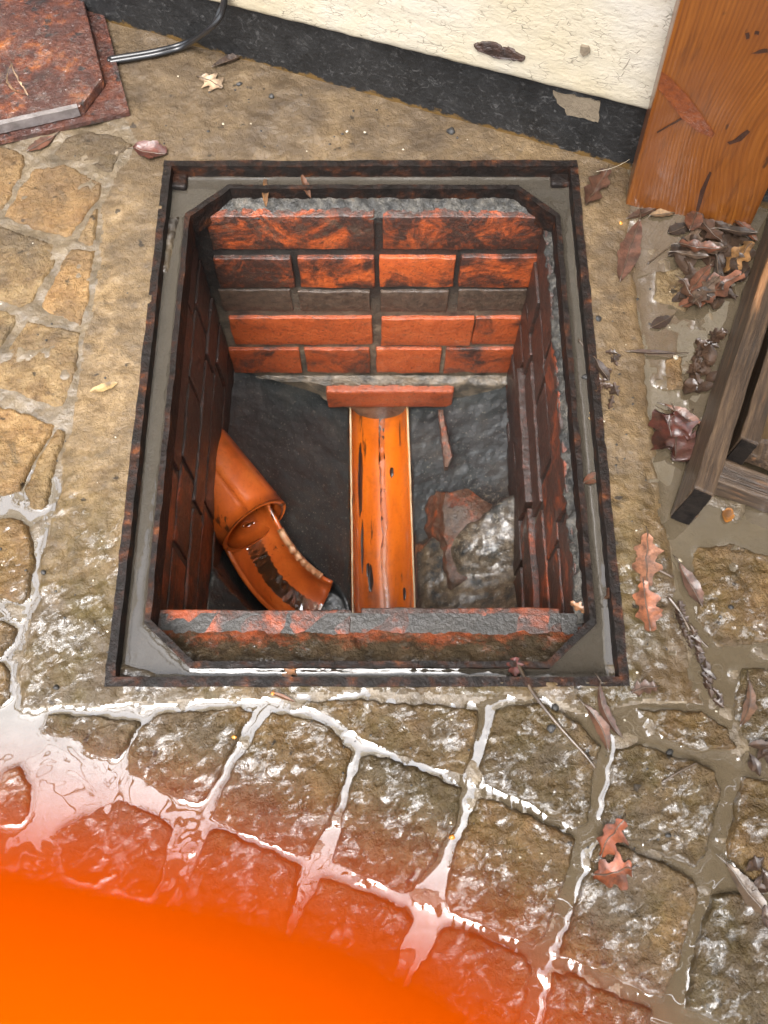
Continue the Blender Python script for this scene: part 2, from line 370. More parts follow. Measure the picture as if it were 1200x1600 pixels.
M['twig'] = m_simple('wet_twig', [(.3, (.035, .02, .011)), (.7, (.13, .085, .05))], 80, .5, (.6, .001, 200), .6)
M['stone'] = m_simple('wet_pebble', [(.3, (.012, .011, .010)), (.7, (.05, .045, .04))], 90, .6, (.8, .002, 200), .15)
M['pale_stone'] = m_simple('pale_pebble', [(.3, (.4, .32, .2)), (.7, (.6, .55, .45))], 90, .4, (.4, .001, 200), .6)
def m_glove():
    N = NT('orange_glove'); N.bsdf(N.mix(N.noise(300), (.62, .074, .0002), (.66, .082, .0002)), 1., N.bump(N.noise(900), .2, .0005), spec=0., wetness=1); return N.m
M['glove'] = m_glove()
M['orange_grit'] = m_simple('orange_grit', [(.3, (.6, .2, .02)), (.7, (.75, .35, .03))], 90, .4, (.4, .001, 200), .4)
def m_leaf():
    N = NT('dead_leaf'); N.P = N.rnd_coord()
    c0 = N.oi.outputs['Color']
    a = N.noise(70, 5, .65)
    c = N.mix(N.ramp(a, [(.38, .9), (.58, 0.)]), c0, N.mix(.8, c0, (.01, .006, .004)))
    c = N.mix(N.ramp(N.noise(28, 4, .65), [(.42, .7), (.6, 0.)]), c, N.mix(.6, c, (.02, .012, .008)))
    c = N.mix(N.ramp(N.vor(190, None, 'DISTANCE_TO_EDGE'), [(0., .25), (.07, 0.)]), c, N.mix(.35, c, (.3, .2, .1)))
    c = N.mix(1.0, c, (1.05, .88, .68), 'MULTIPLY')
    c = N.mix(N.ramp(N.noise(160, 3, .6), [(.62, 0.), (.72, .5)]), c, (.03, .015, .01))
    nb = N.bump(N.noise(110, 3, .55, .4), .5, .002)
    N.bsdf(c, .6, nb, coat=.3, coat_rough=.2, coat_normal=nb, spec=.35); return N.m
M['leaf'] = m_leaf()

# ------------------------------------------------------------------ key measures (metres)
FX0, FX1, FY0, FY1 = -.2766, .2430, .1720, .8335      # outside of the steel frame
RX0, RX1, RY0, RY1 = -.2470, .2185, .1935, .8060      # inner rim of the frame
WXL, WXR, WYF, WYB = -.2500, .2070, .2655, .7755      # inner faces of the four brick walls
WL = -.0045                                            # puddle level

# ------------------------------------------------------------------ ground
SETTS = {
 'a': [(83,236),(100,215),(140,205),(190,212),(205,224),(190,240),(175,268),(145,262),(95,245)],
 'a0': [(-45,215),(0,226),(38,238),(34,272),(2,328),(-60,305)],
 'b': [(53,260),(102,257),(160,283),(156,303),(111,368),(100,369),(3,337)],
 'c': [(-60,333),(0,352),(97,384),(84,408),(50,472),(28,478),(0,467),(-60,448)],
 'd1': [(153,318),(149,345),(146,384),(119,381),(127,362)],
 'd2': [(109,388),(147,390),(142,430),(135,480),(124,506),(70,484),(62,476),(86,430)],
 'e': [(-60,465),(0,482),(27,490),(0,548),(-60,580)],
 'f': [(42,500),(125,519),(119,572),(108,612),(98,637),(38,619),(0,606),(-30,596),(0,560)],
 'g': [(-70,612),(0,632),(84,662),(56,708),(29,762),(0,771),(-70,755)],
 'h': [(90,667),(99,671),(93,700),(81,735),(72,784),(62,792),(45,788),(36,765),(60,711)],
 'i': [(-60,838),(15,804),(42,820),(51,870),(42,930),(33,941),(0,932),(-60,915)],
 'j': [(-60,955),(0,968),(25,980),(20,1001),(0,1024),(-60,1030)],
 'k': [(-50,1040),(2,1034),(15,1056),(13,1088),(0,1102),(-50,1105)],
 'l': [(72,1116),(150,1118),(216,1128),(196,1165),(182,1184),(145,1181),(115,1156),(62,1142)],
 's1': [(220,1133),(245,1114),(370,1104),(393,1112),(366,1160),(326,1237),(308,1253),(255,1240),(200,1206),(198,1180)],
 's2': [(400,1142),(425,1112),(470,1118),(522,1140),(550,1173),(536,1225),(516,1283),(482,1336),(470,1339),(400,1309),(331,1277),(350,1225)],
 's3': [(470,1096),(560,1091),(747,1108),(740,1180),(723,1206),(690,1201),(600,1167),(560,1147),(520,1119)],
 's4': [(775,1108),(850,1096),(905,1130),(937,1166),(926,1230),(919,1289),(900,1293),(820,1253),(757,1223),(751,1200)],
 's5': [(565,1182),(605,1182),(722,1230),(713,1290),(691,1322),(641,1391),(625,1396),(521,1346),(534,1280),(548,1225)],
 's6': [(745,1247),(770,1249),(902,1310),(889,1360),(851,1463),(835,1479),(705,1425),(694,1405),(714,1330)],
 's7': [(935,1319),(960,1317),(1087,1372),(1094,1400),(1050,1530),(1035,1560),(880,1491),(881,1470),(910,1390)],
 's8': [(965,1172),(1000,1160),(1121,1205),(1126,1235),(1106,1330),(1086,1353),(955,1299),(944,1275),(957,1200)],
 's9': [(1000,1108),(1100,1110),(1140,1138),(1152,1166),(1100,1174),(1040,1151)],
 's10': [(1165,1214),(1240,1232),(1245,1380),(1190,1385),(1140,1340),(1150,1260)],
 's11': [(1115,1400),(1150,1394),(1265,1445),(1235,1600),(1180,1622),(1074,1575),(1090,1480)],
 's12': [(325,1297),(345,1295),(467,1352),(459,1400),(441,1470),(420,1481),(289,1426),(284,1400)],
 's13': [(500,1371),(530,1377),(632,1420),(641,1440),(601,1550),(580,1561),(449,1500),(459,1460)],
 's14': [(690,1452),(705,1449),(822,1495),(832,1515),(801,1620),(780,1641),(639,1580),(639,1545)],
 's15': [(866,1524),(890,1523),(1022,1580),(1002,1690),(980,1700),(838,1660)],
 's16': [(-30,1240),(5,1205),(28,1198),(46,1225),(41,1270),(25,1286),(-30,1290)],
 's17': [(165,1255),(185,1249),(237,1270),(267,1296),(262,1322),(241,1396),(225,1406),(95,1370),(84,1300)],
 's18': [(245,1440),(272,1440),(406,1492),(380,1600),(360,1610),(215,1570)],
 's19': [(430,1520),(450,1520),(572,1575),(540,1690),(395,1660)],
 's20': [(-60,1390),(60,1400),(215,1435),(190,1550),(-60,1500)],
 's21': [(-60,1530),(180,1580),(150,1700),(-60,1680)],
 'r1': [(1085,852),(1150,846),(1215,870),(1222,1000),(1122,1008),(1090,965)],
 'r2': [(1026,420),(1080,413),(1098,455),(1072,480),(1022,464)],
 'r3': [(1040,558),(1066,556),(1070,602),(1044,607)],
 'r4': [(1160,1040),(1235,1050),(1240,1170),(1175,1165),(1150,1120)],
}
SINK = {'s17': -.0035, 'r1': -.0025, 'r2': -.002, 'r3': -.002, 'l': -.001, 's16': -.001, 'r4': -.003, 's20': -.005, 'j': -.002}
COLLAR = [(150,-40),(160,150),(207,222),(165,290),(152,330),(149,390),(136,485),(127,520),(120,575),(101,660),(84,735),(74,800),(57,850),(48,930),(27,1000),(20,1050),(20,1114),(230,1108),(420,1098),(560,1088),(760,1100),(850,1094),(940,1135),(990,1108),(1110,1108),(1075,1000),(1062,900),(1045,800),(1022,600),(1003,450),(990,330),(990,200),(1500,300),(1500,-40)]
# the same paving carried on outside the picture
def in_photo(p):
    v = Vector(p) - CAM; f = v.y * CT - v.z * ST
    return -75 < PX + F * v.x / f < 1275 and PY - F * (v.y * ST + v.z * CT) / f > -75 and PY - F * (v.y * ST + v.z * CT) / f < 1690
EXTRA = []
er = random.Random(3); la = math.radians(-21)
for iu in range(-14, 15):
    for iv in range(-14, 15):
        u0, v0 = iu * .118 + (.05 if iv % 2 else 0), iv * .103
        rect = [(u0 + a + er.uniform(-.004, .004), v0 + b + er.uniform(-.004, .004)) for a, b in ((-.050, -.043), (.050, -.043), (.050, .043), (-.050, .043))]
        wpts = [(.0 + a * math.cos(la) - b * math.sin(la), .0 + a * math.sin(la) + b * math.cos(la)) for a, b in rect]
        if any(in_photo((x, y, 0)) for x, y in wpts): continue
        if not all(-.65 < x < .65 and -.23 < y < 1.19 for x, y in wpts): continue
        if any(y > .62 and x > -.4 or x > .3 and y > .33 for x, y in wpts): continue
        EXTRA.append(wpts)
STEP = .0022
gx0, gx1, gy0, gy1 = -.66, .66, -.24, 1.20
nx, ny = int((gx1 - gx0) / STEP), int((gy1 - gy0) / STEP)
xs = gx0 + STEP * np.arange(nx + 1); ys = gy0 + STEP * np.arange(ny + 1)
X, Y = np.meshgrid(xs, ys)                             # [row=y, col=x]
collar = [tuple(G(*p))[:2] for p in COLLAR]
sc_ = sdf(collar, X, Y) + .004 * fbm(X, Y, 30, 3, 5)
bed = -.0085 + .0034 * fbm(X, Y, 28, 4, 1)
bed = bed + .0025 + .0055 * sstep(.36, .52, Y) * sstep(.05, -.1, X) - .0045 * sstep(-.12, -.3, X) * sstep(.2, .08, Y)
right = sstep(.26, .33, X) * sstep(.10, .2, Y)
bed = bed + right * (-.0005 + .0026 * fbm(X, Y, 18, 3, 44))
conc = -.0005 + .0016 * fbm(X, Y, 9, 2, 2) + .0011 * fbm(X, Y, 70, 3, 3) * (1 + 1.3 * sstep(.5, .25, Y))
conc = conc - .0035 * right - .0035 * sstep(.30, .36, X) * sstep(.36, .33, Y)
lf = sstep(.0, .012, sc_)
ground = bed * (1 - lf) + np.maximum(conc, bed) * lf
# gentle fall of the concrete into the frame's edge
cell_in = lambda a: a[:-1, :-1]
Xc, Yc = xs[:-1] + STEP / 2, ys[:-1] + STEP / 2
XC, YC = np.meshgrid(Xc, Yc)
inhole = (XC > FX0 + .003) & (XC < FX1 - .003) & (YC > FY0 + .003) & (YC < FY1 - .003)
def cells_to_mesh(name, Z, mask, m, parent=None):
    idx = np.full(Z.shape, -1, np.int64)
    r, c = np.nonzero(mask)
    used = np.zeros(Z.shape, bool)
    for dr in (0, 1):
        for dc in (0, 1): used[r + dr, c + dc] = True
    idx[used] = np.arange(used.sum())
    V = np.stack([X[used], Y[used], Z[used]], 1)
    Q = np.stack([idx[r, c], idx[r, c + 1], idx[r + 1, c + 1], idx[r + 1, c]], 1)
    return from_np(name, V, Q, m, parent)
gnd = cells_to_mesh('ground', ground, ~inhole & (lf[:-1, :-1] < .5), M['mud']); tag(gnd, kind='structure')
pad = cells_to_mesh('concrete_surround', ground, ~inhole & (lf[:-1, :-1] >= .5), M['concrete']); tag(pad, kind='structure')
total = ground.copy()
for k, (key, poly) in enumerate(list(SETTS.items()) + [('x', e) for e in EXTRA]):
    P = poly if key == 'x' else [tuple(G(*p, .002))[:2] for p in poly]
    bx0, bx1 = min(p[0] for p in P) - .011, max(p[0] for p in P) + .009
    by0, by1 = min(p[1] for p in P) - .009, max(p[1] for p in P) + .009
    c0, c1 = max(0, int((bx0 - gx0) / STEP)), min(nx, int((bx1 - gx0) / STEP) + 1)
    r0, r1 = max(0, int((by0 - gy0) / STEP)), min(ny, int((by1 - gy0) / STEP) + 1)
    if c1 - c0 < 3 or r1 - r0 < 3: continue
    x_, y_ = X[r0:r1 + 1, c0:c1 + 1], Y[r0:r1 + 1, c0:c1 + 1]
    d = sdf(P, x_, y_) + .0062 + .0024 * fbm(x_, y_, 55, 3, 60 + k)
    ca, sa = math.cos(.45), math.sin(.45)
    u, v = x_ * ca + y_ * sa, -x_ * sa + y_ * ca
    low = sstep(.55, .3, y_.mean())                    # the front setts are riven deeper than the worn ones at the back
    top = .0022 + SINK.get(key, 0) + (.0022 + .0016 * low) * fbm(x_, y_, 17, 2, 80 + k) + (.0010 + .0012 * low) * (1 - np.abs(fbm(u * .6, v, 60, 3, 120 + k)) * 2.0) - .0008 + .0006 * fbm(x_, y_, 150, 2, 9)
    prof = sstep(0, .0085, d)
    Z = np.where(d > 0, -.02 + (.02 + top) * prof, -.03)
    mask = (d[:-1, :-1] > -.001) & (d[1:, :-1] > -.001) & (d[:-1, 1:] > -.001) & (d[1:, 1:] > -.001)
    ir, ic = np.nonzero(mask)
    full = np.zeros((ny, nx), bool); full[ir + r0, ic + c0] = True
    ZZ = np.full(X.shape, -.03); ZZ[r0:r1 + 1, c0:c1 + 1] = Z
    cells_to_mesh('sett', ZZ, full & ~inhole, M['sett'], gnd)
    total[r0:r1 + 1, c0:c1 + 1] = np.maximum(total[r0:r1 + 1, c0:c1 + 1], Z)
# water lying in the joints, with a meniscus where it climbs the stone
dry = total > WL
dist = np.where(dry, 0, 9.0)
for _ in range(5):
    for ax in (0, 1):
        for s in (1, -1):
            dist = np.minimum(dist, np.roll(dist, s, ax) + 1)
zw = WL + .0012 * np.exp(-dist * STEP / .0024) * sstep(-.5, .35, fbm(X, Y, 22, 2, 77)) + .00012 * fbm(X, Y, 22, 2, 30)
wm = (dist[:-1, :-1] <= 8.9) & (dist[:-1, :-1] > 0) | (dist[:-1, :-1] > 5) | (dist[1:, 1:] > 0) & (dist[1:, 1:] < 3) | (dist[1:, :-1] > 0) & (dist[1:, :-1] < 3)
puddle = cells_to_mesh('puddle_water', zw, wm & ~inhole, M['water']); tag(puddle, kind='structure')
# the yard beyond
bm = bmesh.new(); R = 40
o = [bm.verts.new((x, y, -.012)) for x, y in ((-R, -R), (R, -R), (R, R), (-R, R))]
i_ = [bm.verts.new((x, y, -.012)) for x, y in ((gx0, gy0), (xs[-1], gy0), (xs[-1], ys[-1]), (gx0, ys[-1]))]
for k in range(4): bm.faces.new((o[k], o[(k + 1) % 4], i_[(k + 1) % 4], i_[k]))
tag(from_bm('yard', bm, M['concrete']), kind='structure')

# ------------------------------------------------------------------ house wall
A, B = G(400, 98), G(985, 262)
wd = (B - A).normalized(); wn = Vector((wd.y, -wd.x, 0))            # wn points to the camera side
house = empty('house_wall', A); tag(house, 'cream painted wall standing on a black bitumen plinth behind the drain', 'wall')
def wall_box(u0, u1, d0, d1, z0, z1):
    P = lambda u, d, z: A + wd * u + wn * d + Vector((0, 0, z))
    return prism_bm([P(u0, d0, z0), P(u1, d0, z0), P(u1, d1, z0), P(u0, d1, z0)], [P(u0, d0, z1), P(u1, d0, z1), P(u1, d1, z1), P(u0, d1, z1)])
def wall_uvz(px, py, d=0):
    p = WP(px, py, A + wn * d, wn); q = p - A; return q.dot(wd), p.z
zt = (wall_uvz(400, 20)[1] + wall_uvz(1000, 170)[1]) / 2
u0_, z0_ = wall_uvz(400, 20, .008); u1_, z1_ = wall_uvz(1010, 172, .008)
sl = (z1_ - z0_) / (u1_ - u0_)
def m_plinth():
    N = NT('black_bitumen_paint'); x, y, z = N.xyz()
    c = N.ramp(N.noise(30, 6, .7), [(.35, (.011, .011, .011)), (.6, (.022, .022, .022)), (.78, (.06, .058, .055))])
    c = N.mix(N.ramp(N.noise(90, 6, .8, 1.5), [(.55, 0.), (.66, .6)]), c, (.15, .145, .14))
    edge = N.math('ADD', z, N.math('MULTIPLY', N.math('SUBTRACT', N.noise(38, 4, .7), .5), .035))
    c = N.mix(N.mapr(edge, .004, .0005, 0, .85), c, (.17, .095, .025))
    N.bsdf(c, .5, N.bump(N.noise(120, 5, .65), .7, .003), coat=.08, coat_rough=.3, spec=.3); return N.m
def m_board():
    N = NT('cream_paint'); x, y, z = N.xyz(); rz = math.atan2(wd.y, wd.x)
    v = N.vec((1, 1, 1), (0, 0, -rz))
    c = N.ramp(N.noise(5, 4, .6), [(.35, (.56, .47, .31)), (.55, (.60, .53, .40)), (.7, (.60, .55, .47))])
    crk = N.vor(190, N.vec((.28, 1, 1), (0, 0, -rz)), 'DISTANCE_TO_EDGE')
    keep = N.ramp(N.noise(42, 4, .65), [(.5, 0.), (.62, .8)])
    ck = N.math('MULTIPLY', N.ramp(crk, [(.0, 1.), (.05, 0.)]), keep)
    c = N.mix(N.math('MULTIPLY', ck, .75), c, (.10, .075, .045))
    c = N.mix(N.ramp(N.noise(120, 5, .7, .6, N.vec((.35, 1, 1), (0, 0, -rz))), [(.62, 0.), (.69, .6)]), c, (.24, .19, .12))
    c = N.mix(N.ramp(N.noise(48, 2, .5), [(.745, 0.), (.765, .9)]), c, (.05, .03, .018))
    h = N.math('SUBTRACT', N.noise(140, 5, .65, .3, N.vec((.5, 1, 1), (0, 0, -rz))), N.math('MULTIPLY', ck, .6))
    N.bsdf(c, .6, N.bump(h, .6, .0025), coat=.15, coat_rough=.25); return N.m
M['plinth'] = m_plinth(); M['board'] = m_board()
bm = wall_box(-3.2, 3.2, -.25, 0, -.05, .30); subdiv(bm, .25)
from_bm('plinth', bm, M['plinth'], house)
P = lambda u, d, z: A + wd * u + wn * d + Vector((0, 0, z))
uu = np.linspace(-1.0, 1.0, 240); zz_ = [0, .0025, .006] + list(np.linspace(.012, .30, 60))
V, Q = [], []
for j, z in enumerate(zz_):
    for u in uu:
        d = .010 - (.0035 if j == 0 else (.0012 if j == 1 else 0)) + .0007 * mn.noise(Vector((u * 30, z * 60, 1)))
        V.append(P(u, d, z0_ + sl * (u - u0_) + z + (.0016 * mn.noise(Vector((u * 45, 0, 2))) if j < 3 else 0)))
nu = len(uu)
for j in range(len(zz_) - 1):
    for i in range(nu - 1): Q.append((j * nu + i, j * nu + i + 1, (j + 1) * nu + i + 1, (j + 1) * nu + i))
k0 = len(V)
for u in uu: V.append(P(u, -.004, z0_ + sl * (u - u0_)))
for i in range(nu - 1): Q.append((k0 + i, k0 + i + 1, i + 1, i))
from_np('cladding_board', V, Q, M['board'], house)
zz = lambda u: z0_ + sl * (u - u0_) + .303
bm = prism_bm([P(-3.2, -.24, zz(-3.2)), P(3.2, -.24, zz(3.2)), P(3.2, .009, zz(3.2)), P(-3.2, .009, zz(-3.2))], [P(-3.2, -.24, 2.7), P(3.2, -.24, 2.7), P(3.2, .009, 2.7), P(-3.2, .009, 2.7)]); subdiv(bm, .5)
from_bm('upper_wall', bm, M['board'], house)
for s in (-1, 1):
    ua, ub = min(s * 1.0, s * 3.2), max(s * 1.0, s * 3.2); zz = lambda u: z0_ + sl * (u - u0_)
    from_bm('cladding_board', prism_bm([P(ua, -.2, zz(ua)), P(ub, -.2, zz(ub)), P(ub, .0098, zz(ub)), P(ua, .0098, zz(ua))], [P(ua, -.2, zz(ua) + .302), P(ub, -.2, zz(ub) + .302), P(ub, .0098, zz(ub) + .302), P(ua, .0098, zz(ua) + .302)]), M['board'], house)
# bare render where the bitumen flaked off, and a rotten gouge in the board
def blob(pxs, d0, d1, amp, seed, base_d=0.0):
    pts = [wall_uvz(x, y, base_d) for x, y in pxs]; n = len(pts); out = []
    for k in range(n):
        a, b = pts[k], pts[(k + 1) % n]
        for t in (0, .25, .5, .75):
            q = (a[0] + (b[0] - a[0]) * t, a[1] + (b[1] - a[1]) * t)
            out.append((q[0] + amp * mn.noise(Vector((q[0] * 90, q[1] * 90, seed))), q[1] + amp * mn.noise(Vector((q[1] * 90, q[0] * 90, seed + 5)))))
    return prism_bm([P(u, d0, z) for u, z in out], [P(u, d1, z) for u, z in out])
M['render'] = m_simple('bare_render', [(.3, (.17, .13, .085)), (.7, (.28, .22, .15))], 40, .7, (.7, .003, 150), .2)
M['rot'] = m_simple('rotten_wood', [(.3, (.012, .007, .005)), (.6, (.055, .022, .011)), (.8, (.09, .045, .025))], 70, .6, (1, .004, 120), .5, vec=((1, 1, 1),))
from_bm('bare_patch', blob([(862, 140), (905, 150), (938, 160), (936, 190), (915, 185), (888, 178), (872, 160)], -.002, .0016, .004, 1), M['render'], house)
bm = blob([(742, 67), (770, 66), (795, 76), (820, 88), (815, 97), (790, 92), (765, 88), (748, 80)], .004, .0125, .004, 3, .011); subdiv(bm, .006); rough(bm, .0025, 200, 3)
from_bm('rotten_scar', bm, M['rot'], house)
bm = blob([(908, 70), (918, 72), (922, 80), (914, 86), (908, 80)], .004, .0135, .002, 5, .011)
from_bm('snail_stain', bm, M['render'], house)

# ------------------------------------------------------------------ steel frame
frame = empty('steel_manhole', (0, .5, 0)); tag(frame, 'rusty steel manhole frame set in concrete around the open drain pit', 'manhole frame')
def edge_noise(bm, seed): subdiv(bm, .02); rough(bm, .0011, 60, seed, .0006, 220)
T_ = .0095
for (x0, x1, y0, y1, s) in ((FX0, FX1, FY1 - T_, FY1, 1), (FX0, FX1, FY0, FY0 + T_, 2), (FX0, FX0 + T_, FY0 + T_, FY1 - T_, 3), (FX1 - T_, FX1, FY0 + T_, FY1 - T_, 4)):
    bm = box_bm(x0, x1, y0, y1, -.05, .0018); edge_noise(bm, s); from_bm('frame_side', bm, M['frame'], frame)
cx, cy = .050, .046
def octo(off=0.0, z=0.0):
    a, b, c, d = RX0 + off, RX1 - off, RY0 + off, RY1 - off
    k = off * .41
    return [Vector(p) for p in ((a + cx - k, c, z), (b - cx + k, c, z), (b, c + cy - k, z), (b, d - cy + k, z), (b - cx + k, d, z), (a + cx - k, d, z), (a, d - cy + k, z), (a, c + cy - k, z))]
def ring_bm(o0, o1, bm=None, close=True):
    """closed ring between two outlines: o0 = (outer bottom, outer top), o1 = (inner top, inner bottom)"""
    bm = bm or bmesh.new(); L = [[bm.verts.new(p) for p in r] for r in (*o0, *o1)]
    n = len(L[0]); m = len(L)
    for a in range(m if close else m - 1):
        r, q = L[a], L[(a + 1) % m]
        for i in range(n): bm.faces.new((r[i], r[(i + 1) % n], q[(i + 1) % n], q[i]))
    return bm
outer8 = lambda z: [Vector(p) for p in ((RX0 + cx, FY0 + T_, z), (RX1 - cx, FY0 + T_, z), (FX1 - T_, RY0 + cy, z), (FX1 - T_, RY1 - cy, z), (RX1 - cx, FY1 - T_, z), (RX0 + cx, FY1 - T_, z), (FX0 + T_, RY1 - cy, z), (FX0 + T_, RY0 + cy, z))]
# flange (channel floor): a flat plate with the eight-sided opening
bm = bmesh.new(); n8 = octo(0, -.024)
o4 = [Vector((FX0 + T_, FY0 + T_, -.024)), Vector((FX1 - T_, FY0 + T_, -.024)), Vector((FX1 - T_, FY1 - T_, -.024)), Vector((FX0 + T_, FY1 - T_, -.024))]
for dz in (0, -.006):
    iv = [bm.verts.new(p + Vector((0, 0, dz))) for p in n8]; ov = [bm.verts.new(p + Vector((0, 0, dz))) for p in o4]
    for f in ((ov[0], ov[1], iv[1], iv[0]), (ov[1], iv[2], iv[1]), (ov[1], ov[2], iv[3], iv[2]), (ov[2], iv[4], iv[3]), (ov[2], ov[3], iv[5], iv[4]), (ov[3], iv[6], iv[5]), (ov[3], ov[0], iv[7], iv[6]), (ov[0], iv[0], iv[7])): bm.faces.new(f)
from_bm('flange', bm, M['frame'], frame)
bm = ring_bm((octo(0, -.045), octo(0, -.0105)), (octo(.0065, -.0105), octo(.0065, -.045))); edge_noise(bm, 7)
from_bm('inner_rim', bm, M['frame'], frame)
for (a, b, c, d) in ((262, 293, 266, 292), (862, 900, 262, 288)):
    p, q = G(a, d, -.012), G(b, c, -.012)
    bm = box_bm(p.x, q.x, p.y, q.y, -.024, -.0115); bevel(bm, .003); subdiv(bm, .006); rough(bm, .0009, 150, a); from_bm('corner_lug', bm, M['frame'], frame, True)
# water standing in the channel
V, Q = [], []
hx = np.arange(FX0 + T_, FX1 - T_ + .002, .002); hy = np.arange(FY0 + T_, FY1 - T_ + .002, .002)
HX, HY = np.meshgrid(hx, hy)
do = sdf([tuple(p)[:2] for p in octo(0)], HX, HY)
edge = np.minimum(np.minimum(HX - FX0 - T_, FX1 - T_ - HX), np.minimum(HY - FY0 - T_, FY1 - T_ - HY))
near = np.minimum(edge, -do + .001 * fbm(HX, HY, 60, 2, 8))
HZ = -.0190 + .0022 * np.exp(-np.maximum(near, 0) / .003) + .00025 * fbm(HX, HY, 30, 2, 3)
msk = (do[:-1, :-1] < .001)
idx = np.arange(HX.size).reshape(HX.shape)
r, c = np.nonzero(msk)
Q = np.stack([idx[r, c], idx[r, c + 1], idx[r + 1, c + 1], idx[r + 1, c]], 1)
u_, inv = np.unique(Q, return_inverse=True)
VV = np.stack([HX.ravel(), HY.ravel(), HZ.ravel()], 1)[u_]
tag(from_np('channel_water', VV, inv.reshape(Q.shape), M['chan_water']), kind='structure')
# dirt banks sitting in the channel
def mound(name, pts, z, h, m, parent, seed, step=.0025, fr=90, edge=.008):
    P_ = [tuple(G(x, y, z))[:2] for x, y in pts]
    a = np.array(P_); mx = np.arange(a[:, 0].min() - .004, a[:, 0].max() + .004, step); my = np.arange(a[:, 1].min() - .004, a[:, 1].max() + .004, step)
    MX, MY = np.meshgrid(mx, my); d = sdf(P_, MX, MY) + .002 * fbm(MX, MY, 60, 3, seed)
    Z = z - .004 + (h + .004) * sstep(0, edge, d) + .35 * h * fbm(MX, MY, fr, 3, seed + 3) * sstep(0, edge, d)
    k = (d[:-1, :-1] > -.001) & (d[1:, 1:] > -.001) & (d[1:, :-1] > -.001) & (d[:-1, 1:] > -.001)
    ix = np.arange(MX.size).reshape(MX.shape); r, c = np.nonzero(k)
    Q = np.stack([ix[r, c], ix[r, c + 1], ix[r + 1, c + 1], ix[r + 1, c]], 1)
    if not len(Q): return None
    u, inv = np.unique(Q, return_inverse=True)
    return from_np(name, np.stack([MX.ravel(), MY.ravel(), Z.ravel()], 1)[u], inv.reshape(Q.shape), m, parent)
for i, pts in enumerate(([(248, 342), (285, 335), (268, 430), (232, 440)], [(176, 1040), (190, 1028), (250, 1048), (250, 1072), (176, 1068)], [(942, 1035), (965, 1028), (978, 1062), (945, 1066)], [(222, 720), (232, 722), (222, 800), (214, 800)])):
    mound('silt_bank', pts, -.0190, .005, M['ledge'], frame, 20 + i)

# ------------------------------------------------------------------ brick chamber
pit = empty('brick_pit', (0, .52, -.6)); tag(pit, 'open square pit of orange red brick walls below the steel frame', 'drain pit')
ZB, ZT = -.75, -.040
def mortar_wall(x0, x1, y0, y1):
    bm = box_bm(x0, x1, y0, y1, ZB, ZT - .006); subdiv(bm, .03); rough(bm, .0012, 45, x0 * 10); return from_bm('wall', bm, M['mortar'], pit)
back = mortar_wall(WXL - .11, WXR + .11, WYB + .006, WYB + .11)
front = mortar_wall(WXL - .11, WXR + .11, WYF - .11, WYF - .006)
left = mortar_wall(WXL - .11, WXL - .003, WYF - .006, WYB + .006)
right_ = mortar_wall(WXR + .003, WXR + .11, WYF - .006, WYB + .006)
def brick_obj(bm, parent, soot, crust, bright, seed, bv=.0017):
    bevel(bm, bv, 2); subdiv(bm, .022); rough(bm, .0016, 38, seed, .0008, 130)
    o = from_bm('brick', bm, M['brick'], parent, True); o.color = (soot, crust, bright, 1); return o
rows = [
 (338, 389, 0, [(327, 585, .50, .34, 1), (598, 855, .47, .3, 1)]),
 (403, 449, 0, [(338, 458, .52, .3, 1), (468, 585, .40, .22, 1), (593, 710, .32, .15, 1), (718, 838, .42, .2, 1)]),
 (457, 488, .0025, [(345, 456, .75, .75, .2), (468, 578, .7, .8, .2), (594, 700, .55, .62, .25), (715, 824, .8, .75, .2)]),
 (498, 539, 0, [(362, 582, .24, .05, .75), (596, 738, .22, .1, .75), (740.5, 822, .34, .2, .7)]),
 (547, 583, 0, [(362, 470, .30, .05, .65), (478, 578, .28, .05, .65), (588, 688, .1, .05, .75), (695, 800, .38, .1, .6)]),
]
k = 0
for (t, b, rec, bs) in rows:
    for (l, r, so, cr, br) in bs:
        p, q = WY(l, (t + b) / 2, WYB), WY(r, (t + b) / 2, WYB)
        zt_, zb_ = WY(600, t, WYB).z, WY(600, b, WYB).z
        j = lambda: random.uniform(-.0012, .0012)
        brick_obj(box_bm(p.x, q.x, WYB + rec + j(), WYB + .07, zb_ + j(), zt_ + j()), back, so, cr, br, k); k += 1
# plain courses lower down, behind the benching
courses = [(-.044, -.107), (-.126, -.196), (-.211, -.262), (-.278, -.347), (-.366, -.436), (-.452, -.516)]
def side_wall(wall, xin, sgn, depth):
    for ci, (zt_, zb_) in enumerate(courses[:depth]):
        ln = .215 if ci % 2 == 0 or ci == 3 else .1025
        y = WYF - .006 - (0 if ci % 2 else random.uniform(.02, .1))
        while y < WYB + .004:
            y0, y1 = max(y, WYF - .006), min(y + ln, WYB + .003)
            if y1 - y0 > .02:
                off = random.uniform(-.0018, .0016) + (.007 if sgn < 0 and ci >= 3 and y0 < .5 else 0)
                off += .0012 * random.random()
                xa = xin + sgn * off
                x0, x1 = (xa, xin - sgn * .06) if sgn < 0 else (xin - sgn * .06, xa)
                fr = (y0 + y1) / 2 < .52
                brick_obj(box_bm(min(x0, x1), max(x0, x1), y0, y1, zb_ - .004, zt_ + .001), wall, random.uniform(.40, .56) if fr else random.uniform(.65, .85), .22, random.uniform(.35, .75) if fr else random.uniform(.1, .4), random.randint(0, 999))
            y += ln + .010
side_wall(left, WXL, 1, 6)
side_wall(right_, WXR, -1, 6)
